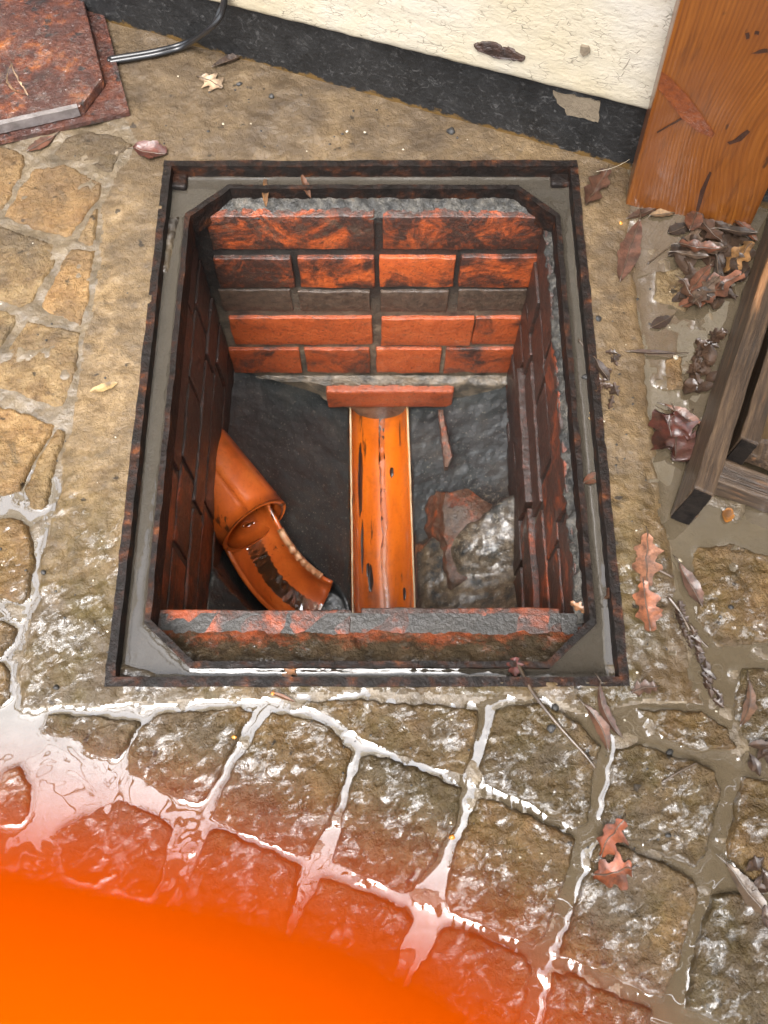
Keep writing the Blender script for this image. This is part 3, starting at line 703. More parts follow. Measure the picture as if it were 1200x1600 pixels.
for ci, (zt_, zb_) in enumerate(courses):
    y = WXL
    while y < WXR:
        x1 = min(y + .215, WXR)
        if x1 - y > .02: brick_obj(box_bm(y, x1, WYF - .07, WYF + random.uniform(-.002, .001), zb_ + .004, zt_ - .002), front, .5, .2, .6, ci)
        y += .225
# rough mortar bed between the frame and the brickwork
def loft_grid(name, rails, m, parent, amp, freq, seed, n=120, sub=6):
    """surface across a list of 3D polylines with the same count, displaced by noise"""
    V, Q = [], []
    rows_ = []
    for a, b in zip(rails[:-1], rails[1:]):
        for s in range(sub):
            rows_.append([a[i].lerp(b[i], s / sub) for i in range(len(a))])
    rows_.append(rails[-1]); nc = len(rails[0])
    for ri, rw in enumerate(rows_):
        f = 1 if 0 < ri < len(rows_) - 1 else .5
        for p in rw:
            V.append(p + (mn.noise_vector(p * freq + Vector((seed, 0, 0))) * amp + mn.noise_vector(p * freq * 3.1) * amp * .45) * f)
    for i in range(len(rows_) - 1):
        for j in range(nc - 1): Q.append((i * nc + j, i * nc + j + 1, (i + 1) * nc + j + 1, (i + 1) * nc + j))
    return from_np(name, V, Q, m, parent)
def line(p, q, n): return [Vector(p).lerp(Vector(q), i / (n - 1)) for i in range(n)]
n_ = 190
loft_grid('mortar_bed', [line((RX0 - .02, RY1 + .012, -.024), (RX1 + .02, RY1 + .012, -.024), n_), line((RX0 - .02, WYB + .016, -.030), (RX1 + .02, WYB + .016, -.030), n_), line((WXL - .02, WYB + .0005, -.0375), (WXR + .03, WYB + .0005, -.0375), n_), line((WXL - .02, WYB + .004, -.052), (WXR + .03, WYB + .004, -.052), n_)], M['crust'], pit, .0030, 150, 1)
loft_grid('mortar_bed', [line((RX0 - .02, WYF - .02, -.03), (RX0 - .02, WYB + .03, -.03), n_), line((WXL - .001, WYF - .02, -.036), (WXL - .001, WYB + .03, -.036), n_), line((WXL + .0045, WYF - .02, -.052), (WXL + .004, WYB + .03, -.052), n_), line((WXL - .006, WYF - .02, -.078), (WXL - .006, WYB + .03, -.072), n_)], M['crust'], pit, .0035, 70, 3)
loft_grid('mortar_bed', [line((RX1 + .02, WYF - .02, -.03), (RX1 + .02, WYB + .03, -.03), n_), line((RX1 - .004, WYF - .02, -.034), (RX1 - .004, WYB + .03, -.034), n_), line((WXR - .002, WYF - .02, -.045), (WXR - .003, WYB + .03, -.045), n_), line((WXR + .006, WYF - .02, -.085), (WXR + .006, WYB + .03, -.072), n_)], M['crust'], pit, .0045, 75, 4)
# front ledge: brick edge showing through a skin of mud
def m_ledge():
    N = NT('ledge_mud_on_brick'); x, y, z = N.xyz()
    a = N.noise(55, 5, .7); br = N.ramp(a, [(.3, (.22, .035, .012)), (.6, (.45, .09, .025)), (.75, (.5, .17, .07))])
    mu = N.ramp(N.noise(30, 6, .7), [(.3, (.016, .011, .007)), (.48, (.06, .043, .024)), (.62, (.085, .056, .03)), (.78, (.12, .08, .042))])
    t = N.math('ADD', y, N.math('MULTIPLY', N.math('SUBTRACT', N.noise(36, 6, .75), .5), .13))
    c = N.mix(N.mapr(t, .222, .256, 0, .85), mu, br)
    c = N.mix(N.ramp(N.noise(52, 6, .75), [(.50, 0.), (.62, .85)]), c, (.03, .02, .012))
    nb = N.bump(N.math('ADD', a, N.noise(150, 4, .7)), .8, .004)
    N.bsdf(c, .42, nb, coat=N.ramp(N.noise(70, 5, .7, .6), [(.54, 0.), (.59, .9)]), coat_rough=.05, coat_ior=1.7, coat_normal=N.bump(N.noise(100, 3, .6, .8), .8, .005), spec=.15); return N.m
M['front_ledge'] = m_ledge()
loft_grid('mortar_bed', [line((RX0 - .01, RY0 - .014, -.024), (RX1 + .01, RY0 - .014, -.024), 260), line((RX0 - .01, RY0 + .012, -.027), (RX1 + .01, RY0 + .012, -.027), 260), line((WXL - .01, RY0 + .045, -.046), (WXR + .02, RY0 + .045, -.046), 260), line((WXL - .01, WYF - .003, -.058), (WXR + .02, WYF - .003, -.058), 260), line((WXL - .01, WYF, -.066), (WXR + .02, WYF, -.066), 260), line((WXL - .01, WYF - .008, -.10), (WXR + .02, WYF - .008, -.10), 260)], M['front_ledge'], pit, .0024, 55, 9, sub=10)

S0 = G(398, 822, -.385); ax0 = Vector((.62, -.78, .03)).normalized()
E0, E1 = S0 - ax0 * .05 + Vector((0, 0, -.006)), G(500, 950, -.495)
d0 = Vector((.42, -.90, -.05)).normalized(); d1 = Vector((.90, -.42, -.12)).normalized(); ll = (E1 - E0).length
def bez(t):
    h = ll * .9; b0, b1, b2, b3 = E0, E0 + d0 * h * .55, E1 - d1 * h * .36, E1
    return b0 * (1 - t) ** 3 + b1 * 3 * t * (1 - t) ** 2 + b2 * 3 * t * t * (1 - t) + b3 * t ** 3
BENDLINE = [(*(S0 - ax0 * .012 * k), .042) for k in range(14)] + [(*(bez(t / 16) + Vector((0, 0, .006))), .042) for t in range(17)]
# concrete benching on the pit floor
CX0, CX1 = -.0092, .003
bxs = np.arange(WXL - .012, WXR + .0145, .003); bys = np.arange(WYF - .03, WYB + .012, .003)
BX, BY = np.meshgrid(bxs, bys)
ccx = CX1 + (CX0 - CX1) * (BY - WYF) / (WYB - WYF)
zl = -.37 - .05 * sstep(.5, .75, BY) + .03 * sstep(.45, .3, BY)
tl = np.clip((BX - WXL) / (ccx - .053 - WXL), 0, 1)
L_ = zl + (-.545 - zl) * (tl ** 1.15)
tr = np.clip((BX - ccx - .053) / (WXR - ccx - .053), 0, 1)
slab = -.535 + .075 * tr
fr_ = -.50 + .10 * tr
gb = lambda x, y, sx, sy: np.exp(-((BX - x) / sx) ** 2 - ((BY - y) / sy) ** 2)
pr = lambda x, y, z: G(x, y, z)
ridge = pr(800, 800, -.42)
st = sstep(-.018, .012, (BY - .52) - .33 * (BX - .1) + .012 * fbm(BX, BY, 30, 3, 12))
Rr = fr_ * (1 - st) + slab * st
q1, q2, q3 = pr(735, 850, -.44), pr(785, 915, -.5), pr(790, 780, -.42)
Rr = Rr + .020 * gb(q3.x, q3.y, .07, .028) + .02 * gb(q1.x, q1.y, .035, .04) - .035 * gb(q2.x, q2.y, .06, .05)
Rr = np.minimum(Rr, -.36)
wgt = sstep(-.008, .008, BX - ccx)
BZ = L_ * (1 - wgt) + Rr * wgt
din = np.abs(BX - ccx)
BZ = np.where(din < .0535, -.63, BZ)
for (qx, qy, qz, qr) in BENDLINE:
    dd = np.sqrt((BX - qx) ** 2 + (BY - qy) ** 2)
    BZ = np.where(dd < qr + .03, np.minimum(BZ, qz - .054 + np.maximum(dd - qr, 0) * 2.6), BZ)
BZ = BZ + (.0018 * fbm(BX, BY, 40, 3, 15) + .0045 * fbm(BX, BY, 26, 3, 18) * wgt * (1 - .7 * st))
ix = np.arange(BX.size).reshape(BX.shape)
r, c = np.nonzero(np.ones((BX.shape[0] - 1, BX.shape[1] - 1), bool))
def m_bench():
    N = NT('black_benching_mortar'); x, y, z = N.xyz()
    c = N.ramp(N.noise(14, 6, .65), [(.3, (.014, .016, .016)), (.52, (.032, .036, .036)), (.72, (.06, .057, .05))])
    rt = N.mapr(x, .05, .065, 0, 1); fr = N.mapr(N.math('ADD', y, N.math('MULTIPLY', N.noise(18, 4, .6), .1)), .60, .55, 0, 1)
    both = N.math('MULTIPLY', rt, fr)
    c = N.mix(N.math('MULTIPLY', both, N.ramp(N.noise(24, 5, .7), [(.36, 0.), (.5, .9)])), c, N.ramp(N.noise(75, 5, .7), [(.35, (.05, .036, .022)), (.55, (.15, .105, .06)), (.7, (.27, .21, .14))]))
    v1 = N.n('VectorMath'); v1.operation = 'DISTANCE'; N.put(v1.inputs[0], N.P); v1.inputs[1].default_value = (q1.x, q1.y - .012, -.47)
    bk = N.math('SUBTRACT', v1.outputs['Value'], N.math('MULTIPLY', N.math('SUBTRACT', N.noise(24, 4, .6), .5), .06))
    c = N.mix(N.mapr(bk, .020, .028, .0, 0), c, N.ramp(N.noise(60, 5, .7), [(.35, (.12, .028, .01)), (.6, (.30, .075, .02)), (.75, (.34, .16, .08))]))
    v2 = N.n('VectorMath'); v2.operation = 'DISTANCE'; N.put(v2.inputs[0], N.P); v2.inputs[1].default_value = (q3.x - .045, q3.y - .02, -.45)
    c = N.mix(N.math('MULTIPLY', N.mapr(v2.outputs['Value'], .05, .09, 1, 0), N.ramp(N.noise(170, 3, .6), [(.55, 0.), (.63, .7)])), c, (.30, .26, .19))
    c = N.mix(N.ramp(N.noise(300, 2, .5), [(.66, 0.), (.70, .75)]), c, (.26, .24, .19))
    nb = N.bump(N.noise(150, 5, .7), .7, .003)
    N.bsdf(c, .45, nb, coat=.75, coat_rough=.10, coat_ior=1.5, spec=.3, coat_normal=N.bump(N.noise(90, 4, .6, .6), .5, .004)); return N.m
from_np('benching', np.stack([BX.ravel(), BY.ravel(), BZ.ravel()], 1), np.stack([ix[r, c], ix[r, c + 1], ix[r + 1, c + 1], ix[r + 1, c]], 1), m_bench(), pit)
top = [G(x, y, -.425 - .035 * (y > 845)) for x, y in ((694, 768), (735, 768), (772, 790), (806, 820), (790, 850), (780, 880), (748, 900), (706, 915), (696, 860), (692, 810))]
cen = sum(top, Vector()) / len(top)
bm = prism_bm([cen + (p - cen) * 1.45 + Vector((0, 0, -.10)) for p in top], top); subdiv(bm, .006); rough(bm, .007, 34, 3, .0035, 90)
bmesh.ops.smooth_vert(bm, verts=bm.verts, factor=.5, use_axis_x=True, use_axis_y=True, use_axis_z=True)
lo = from_bm('brick', bm, M['brick'], pit, True); lo.color = (.36, .52, .7, 1); tag(lo, 'broken reddish brown lump of brick in the right hand benching')
bm = prism_bm([G(x, y, -.47) for x, y in ((684, 640), (692, 640), (708, 715), (700, 735), (694, 735))], [G(x, y, -.452) for x, y in ((685, 641), (691, 641), (706, 714), (700, 730), (695, 730))]); subdiv(bm, .01); rough(bm, .002, 90, 5)
from_bm('brick', bm, M['brick'], pit).color = (.2, .5, .5, 1)
# mortar fillet under the fifth course and the protruding brick over the pipe mouth
p, q = WY(480, 586, WYB), WY(805, 586, WYB)
loft_grid('fillet', [line((WXL, WYB + .004, -.437), (WXR, WYB + .004, -.437), 120), line((p.x, WYB - .006, -.447), (WXR, WYB - .008, -.447), 120), line((p.x + .03, WYB - .012, -.50), (WXR - .02, WYB - .006, -.49), 120), line((p.x + .06, WYB + .004, -.56), (WXR, WYB + .004, -.52), 120)], M['mortar'], pit, .003, 60, 21)
p, q = WY(509, 612, .757), WY(706, 637, .757)
bm = box_bm(p.x, q.x, .757, .80, q.z, p.z)
lb = brick_obj(bm, back, .25, .25, .55, 77, .004); tag(lb, 'dark red brick laid flat over the mouth of the pipe')

# ------------------------------------------------------------------ drain channel (half round)
chan = empty('drain_channel', (0, .5, -.6)); tag(chan, 'straight orange half round drain channel running down the middle of the pit floor', 'drain channel')
def sweep_arc(pathf, n, a0, a1, na, r_out, r_in, nm, m, parent, endmat=None):
    """pathf(t) -> centre, side, up ; arc angles measured from straight down"""
    V, Q = [], []
    for i in range(n + 1):
        c, s, u = pathf(i / n)
        for rr in (r_in, r_out):
            for k in range(na + 1):
                a = math.radians(a0 + (a1 - a0) * k / na)
                V.append(c + s * math.sin(a) * rr - u * math.cos(a) * rr)
    W_ = 2 * (na + 1); o = na + 1
    for i in range(n):
        b0, b1 = i * W_, (i + 1) * W_
        for k in range(na):
            Q.append((b0 + k, b0 + k + 1, b1 + k + 1, b1 + k)); Q.append((b0 + o + k + 1, b0 + o + k, b1 + o + k, b1 + o + k + 1))
        Q.append((b0 + o, b0, b1, b1 + o)); Q.append((b0 + na, b0 + o + na, b1 + o + na, b1 + na))
    for b in (0, n * W_):
        for k in range(na): Q.append((b + k, b + o + k, b + o + k + 1, b + k + 1))
    return from_np(nm, V, Q, m, parent)
ZC = -.55
def cpath(t):
    y = WYB + .05 + (WYF - .05 - WYB - .05) * t
    x = CX0 + (CX1 - CX0) * (WYB - y) / (WYB - WYF)
    return Vector((x, y, ZC)), Vector((1, 0, 0)), Vector((0, 0, 1))
sweep_arc(cpath, 24, -86, 86, 28, .0535, .0485, 'half_pipe', M['channel'], chan)
for sgn in (-1, 1):
    bm = bmesh.new(); a = cpath(0)[0]; b = cpath(.93)[0]
    d = Vector((sgn * .051, 0, .0045)); 
    bm = prism_bm([a + d + Vector((-.0016, 0, 0)), a + d + Vector((.0016, 0, 0)), b + d + Vector((.0012, 0, 0)), b + d + Vector((-.0012, 0, 0))], [a + d + Vector((-.0014, 0, .003)), a + d + Vector((.0014, 0, .003)), b + d + Vector((.0008, 0, .003)), b + d + Vector((-.0008, 0, .003))])
    subdiv(bm, .02); rough(bm, .0008, 70, sgn); from_bm('cut_edge', bm, M['pale_edge'], chan)
# a trickle of water in the invert
V, Q = [], []; nn = 70
for i in range(nn + 1):
    c, s, u = cpath(i / nn); wv = .004 * mn.noise(Vector((i * .12, 0, 3))); hw = .0055 + .003 * mn.noise(Vector((i * .3, 5, 3)))
    for k in range(7):
        t = (k - 3) / 3; xx = .004 + wv + t * hw; V.append(c + Vector((xx, 0, -math.sqrt(.0485 ** 2 - xx ** 2) + .0016 * (1 - t * t) + .0001)))
for i in range(nn):
    for k in range(6): Q.append((i * 7 + k, i * 7 + k + 1, i * 7 + k + 8, i * 7 + k + 7))
tr_ = from_np('trickle_water', V, Q, m_water('trickle', (.3, .2, .12), .1, 1.9, .6, (.95, .9, .84))); tag(tr_, kind='structure')
# drops of tar on the channel
def patch_on_channel(px, py, w_, l_, seed):
    c = G(px, py, ZC - .04); bm = bmesh.new(); bmesh.ops.create_icosphere(bm, subdivisions=3, radius=1)
    t = (WYB + .05 - c.y) / (WYB + .05 - WYF + .05); cc = cpath(t)[0]
    dx = max(-.046, min(.046, c.x - cc.x)); a = math.asin(dx / .0485)
    for v in bm.verts:
        x, y, z = v.co; s = 1 + .35 * mn.noise(v.co * 1.6 + Vector((seed, 0, 0)))
        aa = a + x * w_ / .0485 * s; rr = .0487 - max(z, -.1) * .0022
        v.co = cc + Vector((math.sin(aa) * rr, (c.y - cc.y) + y * l_ * s, -math.cos(aa) * rr))
    o = from_bm('tar_spot', bm, M['tar'], chan, True)
M['tar'] = m_simple('black_tar', [(.3, (.006, .005, .005)), (.7, (.014, .011, .010))], 60, .35, (.3, .002, 120), .6)
for a in ((612, 737, .004, .010, 1), (579, 905, .005, .026, 2), (575, 890, .004, .014, 6), (632, 930, .004, .012, 3), (625, 680, .0008, .028, 4), (563, 760, .0060, .085, 5), (566, 860, .003, .05, 8)): patch_on_channel(*a)

# ------------------------------------------------------------------ branch bend with its socket
bend = empty('branch_bend', (-.15, .5, -.5)); tag(bend, 'curved orange clay branch pipe with a wide socket on the left of the pit', 'drain pipe')
S0 = G(398, 822, -.385); ax0 = Vector((.62, -.78, .03)).normalized()
def frame_of(d):
    d = d.normalized(); s = Vector((-d.y, d.x, 0)).normalized() * -1; return s, s.cross(d).normalized()
def straight(c0, d, ln):
    s, u = frame_of(d)
    if u.z < 0: u = -u
    return lambda t: (c0 + d * ln * t, s, u)
ln = .22
sweep_arc(straight(S0 - ax0 * ln, ax0, ln), 12, -180, 180, 40, .0575, .0495, 'socket', M['clay'], bend)
E0, E1 = S0 - ax0 * .05 + Vector((0, 0, -.006)), G(500, 950, -.495)
d0 = Vector((.42, -.90, -.05)).normalized(); d1 = Vector((.90, -.42, -.12)).normalized(); ll = (E1 - E0).length
def bpath(t):
    h = ll * .9
    b0, b1, b2, b3 = E0, E0 + d0 * h * .55, E1 - d1 * h * .36, E1
    p = b0 * (1 - t) ** 3 + b1 * 3 * t * (1 - t) ** 2 + b2 * 3 * t * t * (1 - t) + b3 * t ** 3
    e = (b1 - b0) * 3 * (1 - t) ** 2 + (b2 - b1) * 6 * t * (1 - t) + (b3 - b2) * 3 * t * t
    s, u = frame_of(e)
    if u.z < 0: u = -u
    return p, s, u
s_test = bpath(.5)[1]
sgn_r = 1 if s_test.x > 0 else -1
a_lo, a_hi = (-72, 108) if sgn_r > 0 else (-108, 72)
sweep_arc(bpath, 26, a_lo, a_hi, 26, .0475, .0410, 'bend_channel', M['clay'], bend)
V, Q = [], []
for i in range(31):
    t = .24 + .62 * i / 30; c, s, u = bpath(t)
    a = math.radians((a_hi if sgn_r > 0 else a_lo) )
    for k, (da, rr) in enumerate(((0, .0407), (0, .0505), (.2, .0505), (.2, .0407))):
        aa = a + sgn_r * da * (.75 + .7 * mn.noise(Vector((i * .5, k > 1, 2)))); V.append(c + s * math.sin(aa) * rr - u * math.cos(aa) * rr)
for i in range(30):
    for k in range(4): Q.append((i * 4 + k, i * 4 + (k + 1) % 4, i * 4 + 4 + (k + 1) % 4, i * 4 + 4 + k))
Q += [(0, 1, 2, 3), (120, 123, 122, 121)]
from_np('broken_edge', V, Q, M['cream_edge'], bend, False)
V, Q = [], []
for i in range(81):
    t = .1 + .9 * i / 80; c, s, u = bpath(t); wv = .003 * mn.noise(Vector((i * .35, 2, 8)))
    hw = .0135 + .005 * mn.noise(Vector((i * .6, 9, 8)))
    for k in range(7):
        tt = (k - 3) / 3; xx = wv + tt * hw; V.append(c + s * xx - u * (math.sqrt(.0410 ** 2 - xx ** 2) - (.0024 + .0030 * mn.noise(Vector((i * .55, k * .5, 4)))) * (1 - tt * tt) - .0001))
for i in range(80):
    for k in range(6): Q.append((i * 7 + k, i * 7 + k + 1, i * 7 + k + 8, i * 7 + k + 7))
tag(from_np('bend_water', V, Q, m_water('bend_trickle', (.26, .13, .06), .12, 2.6, 1.0, (.9, .84, .76))), kind='structure')

# ------------------------------------------------------------------ lifted cover plate
Cc = G(203, 179, .004); e1 = (G(157, 0, .004) - Cc).normalized(); e2 = (G(0, 226, .004) - Cc); e2 = (e2 - e1 * e2.dot(e1)).normalized()
cover = empty('manhole_cover', Cc); tag(cover, 'rusty steel cover plate lying upside down beside the wall at the top left', 'manhole cover')
def CP(u, v, z): return Cc + e1 * u + e2 * v + Vector((0, 0, z))
LU, LV = .60, .46
bm = prism_bm([CP(0, 0, -.002), CP(0, LV, -.002), CP(LU, LV, -.002), CP(LU, 0, -.002)], [CP(0, 0, .004), CP(0, LV, .004), CP(LU, LV, .004), CP(LU, 0, .004)])
subdiv(bm, .03); rough(bm, .0006, 60, 3); from_bm('base_plate', bm, M['rust'], cover)
o_ = [(.012, .055), (.012, LV - .055), (.05, LV - .02), (LU - .05, LV - .02), (LU - .012, LV - .055), (LU - .012, .055), (LU - .05, .020), (.052, .020)]
bm = prism_bm([CP(u, v, .004) for u, v in o_], [CP(u + (.001 if u < .3 else -.001), v + (.001 if v < .2 else -.001), .0175) for u, v in o_])
bevel(bm, .0022, 2); from_bm('raised_pan', bm, M['rust'], cover)
# near edge of the pan; its lit wet highlight is put into the pale colour
bm = prism_bm([CP(.0095, .060, .006), CP(.0095, LV - .06, .006), CP(.0118, LV - .06, .006), CP(.0118, .060, .006)], [CP(.0095, .060, .0195), CP(.0095, LV - .06, .0195), CP(.0155, LV - .06, .0205), CP(.0155, .060, .0205)])
subdiv(bm, .02); rough(bm, .0006, 90, 4); from_bm('lit_lip', bm, M['steel'] if 'steel' in M else M.setdefault('steel', m_simple('lit_wet_steel', [(.3, (.10, .085, .08)), (.7, (.25, .22, .21))], 60, .3, (.5, .002, 130), 1., .05)), cover)
def bar(p, q, wd_, h, z0):
    p, q = Vector(p), Vector(q); d = (q - p).normalized(); s = Vector((-d.y, d.x, 0)) * wd_
    up = Vector((0, 0, h))
    bm = prism_bm([p - s, p + s, q + s, q - s], [p - s * .5 + up, p + s * .5 + up, q + s * .5 + up, q - s * .5 + up]); subdiv(bm, .012); rough(bm, .0012, 90, z0 * 1000); return bm
for a, b in (((0, 25), (95, 102)), ((-40, -10), (12, 36))):
    from_bm('pressed_rib', bar(G(*a, .0172), G(*b, .0172), .0055, .0045, .02), M['rust'], cover, False)

# ------------------------------------------------------------------ cable
pts = []
wc = lambda x, y, d: WP(x, y, A + wn * d, wn)
ctrl = [wc(356, -60, .016), wc(352, -20, .018), wc(348, 12, .022), wc(330, 42, .03), G(292, 68, .012), G(245, 82, .0065), G(180, 93, .0065), G(120, 105, .0065)]
ctrl[-1].z = .008
def cr_spline(c, n):
    out = []
    for i in range(len(c) - 1):
        p0, p1, p2, p3 = c[max(i - 1, 0)], c[i], c[i + 1], c[min(i + 2, len(c) - 1)]
        for k in range(n):
            t = k / n; out.append(.5 * ((2 * p1) + (p2 - p0) * t + (2 * p0 - 5 * p1 + 4 * p2 - p3) * t * t + (3 * p1 - p0 - 3 * p2 + p3) * t ** 3))
    out.append(c[-1]); return out
sp = cr_spline(ctrl[:-1] + [G(172, 95, .006)], 8)
cab = empty('cable', sp[-1]); tag(cab, 'black twin cable curving from the wall to the lifted cover', 'cable')
for off in (-1, 1):
    P2 = []
    for i, p in enumerate(sp):
        t = (sp[min(i + 1, len(sp) - 1)] - sp[max(i - 1, 0)]); s = Vector((-t.y, t.x, 0)); s = s.normalized() if s.length > 1e-4 else Vector((1, 0, 0))
        P2.append(p + s * off * .0030)
    from_bm('core', tube_bm(P2, .0034, 10), M['cable'], cab, True)

# ------------------------------------------------------------------ timber post
pa, pb = G(978, 316), G(1174, 352)
pd = (pb - pa).normalized(); pn = Vector((-pd.y, pd.x, 0)); pw = (pb - pa).length
plane_n = -pn
ta = WP(1062, 0, pa, plane_n)                          # where the left edge leaves the picture
lean = Vector(((ta - pa).dot(pd) / ta.z, 0, 0)).x
post = empty('timber_post', (pa + pb) / 2); tag(post, 'thick orange brown stained timber post with a knot beside the wall', 'post')
def PP(u, d, z): return pa + pd * (u + lean * z) + pn * d + Vector((0, 0, z))
bm = prism_bm([PP(0, 0, -.01), PP(pw, 0, -.01), PP(pw, .09, -.01), PP(0, .09, -.01)], [PP(0, 0, 1.6), PP(pw, 0, 1.6), PP(pw, .09, 1.6), PP(0, .09, 1.6)])
bevel(bm, .004, 2)
po = from_bm('shaft', bm, M['post'], post)
def m_postmat():
    N = NT('stained_post_grain')
    x, y, z = N.xyz()
    rz = math.atan2(pd.y, pd.x)
    loc = N.vec((1, 1, 1), (0, 0, -rz)); lx, ly, lz = N.xyz(loc)
    lx = N.math('SUBTRACT', lx, N.math('MULTIPLY', z, lean))
    k0 = (Matrix.Rotation(-rz, 3, 'Z') @ pa).x
    u = N.math('SUBTRACT', lx, k0)
    # growth rings run up the post and swing round the knot
    kn = N.math('ADD', N.math('POWER', N.math('MULTIPLY', N.math('SUBTRACT', u, .094), 16), 2), N.math('POWER', N.math('MULTIPLY', N.math('SUBTRACT', z, .125), 11), 2))
    sw = N.math('MULTIPLY', N.math('POWER', 2.718, N.math('MULTIPLY', kn, -1)), .022)
    uu = N.math('ADD', u, sw); uu = N.math('ADD', uu, N.math('MULTIPLY', N.noise(3.0, 1, .4, 0, N.vec((1, 1, .4))), .022))
    s = N.math('ADD', N.math('MULTIPLY', N.math('SINE', N.math('MULTIPLY', uu, 1300)), .5), .5)
    gv = N.n('CombineXYZ'); N.put(gv.inputs[0], N.math('MULTIPLY', uu, 400)); N.put(gv.inputs[1], N.math('MULTIPLY', ly, 3)); N.put(gv.inputs[2], N.math('MULTIPLY', z, 9))
    g = N.noise(1, 4, .7, 0, gv.outputs[0])
    c = N.ramp(N.math('ADD', N.math('MULTIPLY', s, .16), N.math('MULTIPLY', g, .86)), [(.25, (.11, .030, .004)), (.48, (.23, .070, .009)), (.8, (.33, .115, .018))])
    c = N.mix(N.ramp(N.noise(7, 5, .65, .3, N.vec((1, 1, .45))), [(.38, 0.), (.65, .8)]), c, (.15, .04, .006))
    c = N.mix(N.ramp(N.noise(90, 4, .7, 0, N.vec((1, 1, .12))), [(.56, 0.), (.68, .55)]), c, (.09, .026, .005))
    c = N.mix(N.ramp(N.noise(60, 3, .5, 0, N.vec((1, 1, .35))), [(.70, 0.), (.73, .8)]), c, (.03, .012, .006))
    N.bsdf(c, .4, N.bump(N.math('ADD', N.math('MULTIPLY', s, .3), g), .22, .0010), coat=.35, coat_rough=.08); return N.m
po.data.materials[0] = m_postmat()
def on_post(px, py, d=0.0):
    p = WP(px, py, pa - pn * d, plane_n); return p
def post_patch(name, poly, h, m, seed):
    n = len(poly); pts = []
    for k in range(n):
        a, b = poly[k], poly[(k + 1) % n]
        for t in (0, .2, .4, .6, .8): pts.append((a[0] + (b[0] - a[0]) * t + 1.2 * mn.noise(Vector((k + t, seed, 0))), a[1] + (b[1] - a[1]) * t + 1.2 * mn.noise(Vector((seed, k + t, 0)))))
    bm = prism_bm([on_post(x, y, -.002) for x, y in pts], [on_post(x, y, h) for x, y in pts]); return from_bm(name, bm, m, post)
M['knot'] = m_simple('red_knot_wood', [(.3, (.10, .022, .006)), (.55, (.20, .048, .011)), (.8, (.27, .075, .016))], 90, .35, (.6, .002, 140), .6, dist=.5)
post_patch('knot', [(1034, 112), (1048, 122), (1075, 150), (1117, 208), (1112, 216), (1095, 208), (1065, 185), (1038, 150), (1028, 138)], .0012, M['knot'], 3)
M['split'] = m_simple('dark_split', [(.3, (.022, .008, .004)), (.7, (.06, .02, .008))], 80, .5, (.5, .002, 150), .3)
for i, pl in enumerate(([(1109, 268), (1112, 270), (1101, 300), (1092, 330), (1087, 330), (1094, 298)], [(1173, 84), (1186, 78), (1200, 76), (1200, 82), (1184, 84)], [(1026, 206), (1070, 180), (1072, 183), (1027, 208)], [(1136, 222), (1150, 216), (1168, 202), (1172, 206), (1158, 220), (1140, 226)], [(1164, 52), (1170, 50), (1171, 60), (1166, 62)], [(1180, 48), (1187, 49), (1185, 55), (1179, 54)])):
    post_patch('split', pl, .0008, M['split'], 10 + i)

# unseen porch roof inferred from the post, added so wet joints mirror less sky
porch = empty('added_porch_roof', PP(pw / 2, .045, 1.6)); tag(porch, 'unseen brown porch roof over the right, added to darken reflections on the wet ground', 'roof')
M['porch'] = m_simple('porch_boards', [(.3, (.05, .028, .014)), (.7, (.11, .065, .035))], 6, .7, (.4, .004, 40))
r0 = PP(.02, -.05, 1.6)
from_bm('beam', prism_bm([r0 + pn * a + pd * b for a, b in ((.05, -.06), (.05, 2.7), (.14, 2.7), (.14, -.06))], [r0 + pn * a + pd * b + Vector((0, 0, .15)) for a, b in ((.05, -.06), (.05, 2.7), (.14, 2.7), (.14, -.06))]), M['porch'], porch)
for k in range(15):
    y0 = -1.75 + k * .145
    q_ = [(y0, .24), (y0, 2.6), (y0 + .138, 2.6), (y0 + .138, .24)]
    from_bm('roof_board', prism_bm([r0 + pn * a + pd * b + Vector((0, 0, .155 + .06 * b)) for a, b in q_], [r0 + pn * a + pd * b + Vector((0, 0, .18 + .06 * b)) for a, b in q_]), M['porch'], porch)

# ------------------------------------------------------------------ weathered timber frame at the right edge
fa, fb = G(1046, 806), G(1196, 352)
fd = (fb - fa).normalized(); fn = Vector((fd.y, -fd.x, 0))
tf = empty('timber_planter', fa); tag(tf, 'weathered grey brown timber planks of a low planter at the right edge', 'planter')
def plank(name, o, d, ln, th, h, z0, m, seed, side=fn, cap=None):
    P = lambda a, b, z: o + d * a + side * b + Vector((0, 0, z))
    bm = prism_bm([P(0, 0, z0), P(0, th, z0), P(ln, th, z0), P(ln, 0, z0)], [P(0, .001, z0 + h), P(0, th - .001, z0 + h), P(ln, th - .001, z0 + h), P(ln, .001, z0 + h)])
    bevel(bm, .0025, 2); subdiv(bm, .02); rough(bm, .0016, 40, seed, .0006, 170)
    ob = from_bm(name, bm, m, tf)
    if cap:
        b2 = prism_bm([P(-.0022, .002, z0 + .002), P(-.0022, th - .002, z0 + .002), P(.003, th - .002, z0 + .002), P(.003, .002, z0 + .002)], [P(-.0022, .003, z0 + h - .002), P(-.0022, th - .003, z0 + h - .002), P(.003, th - .003, z0 + h - .002), P(.003, .003, z0 + h - .002)])
        subdiv(b2, .008); rough(b2, .0007, 150, seed); from_bm('end_grain', b2, M['endgrain'], ob)
    return ob
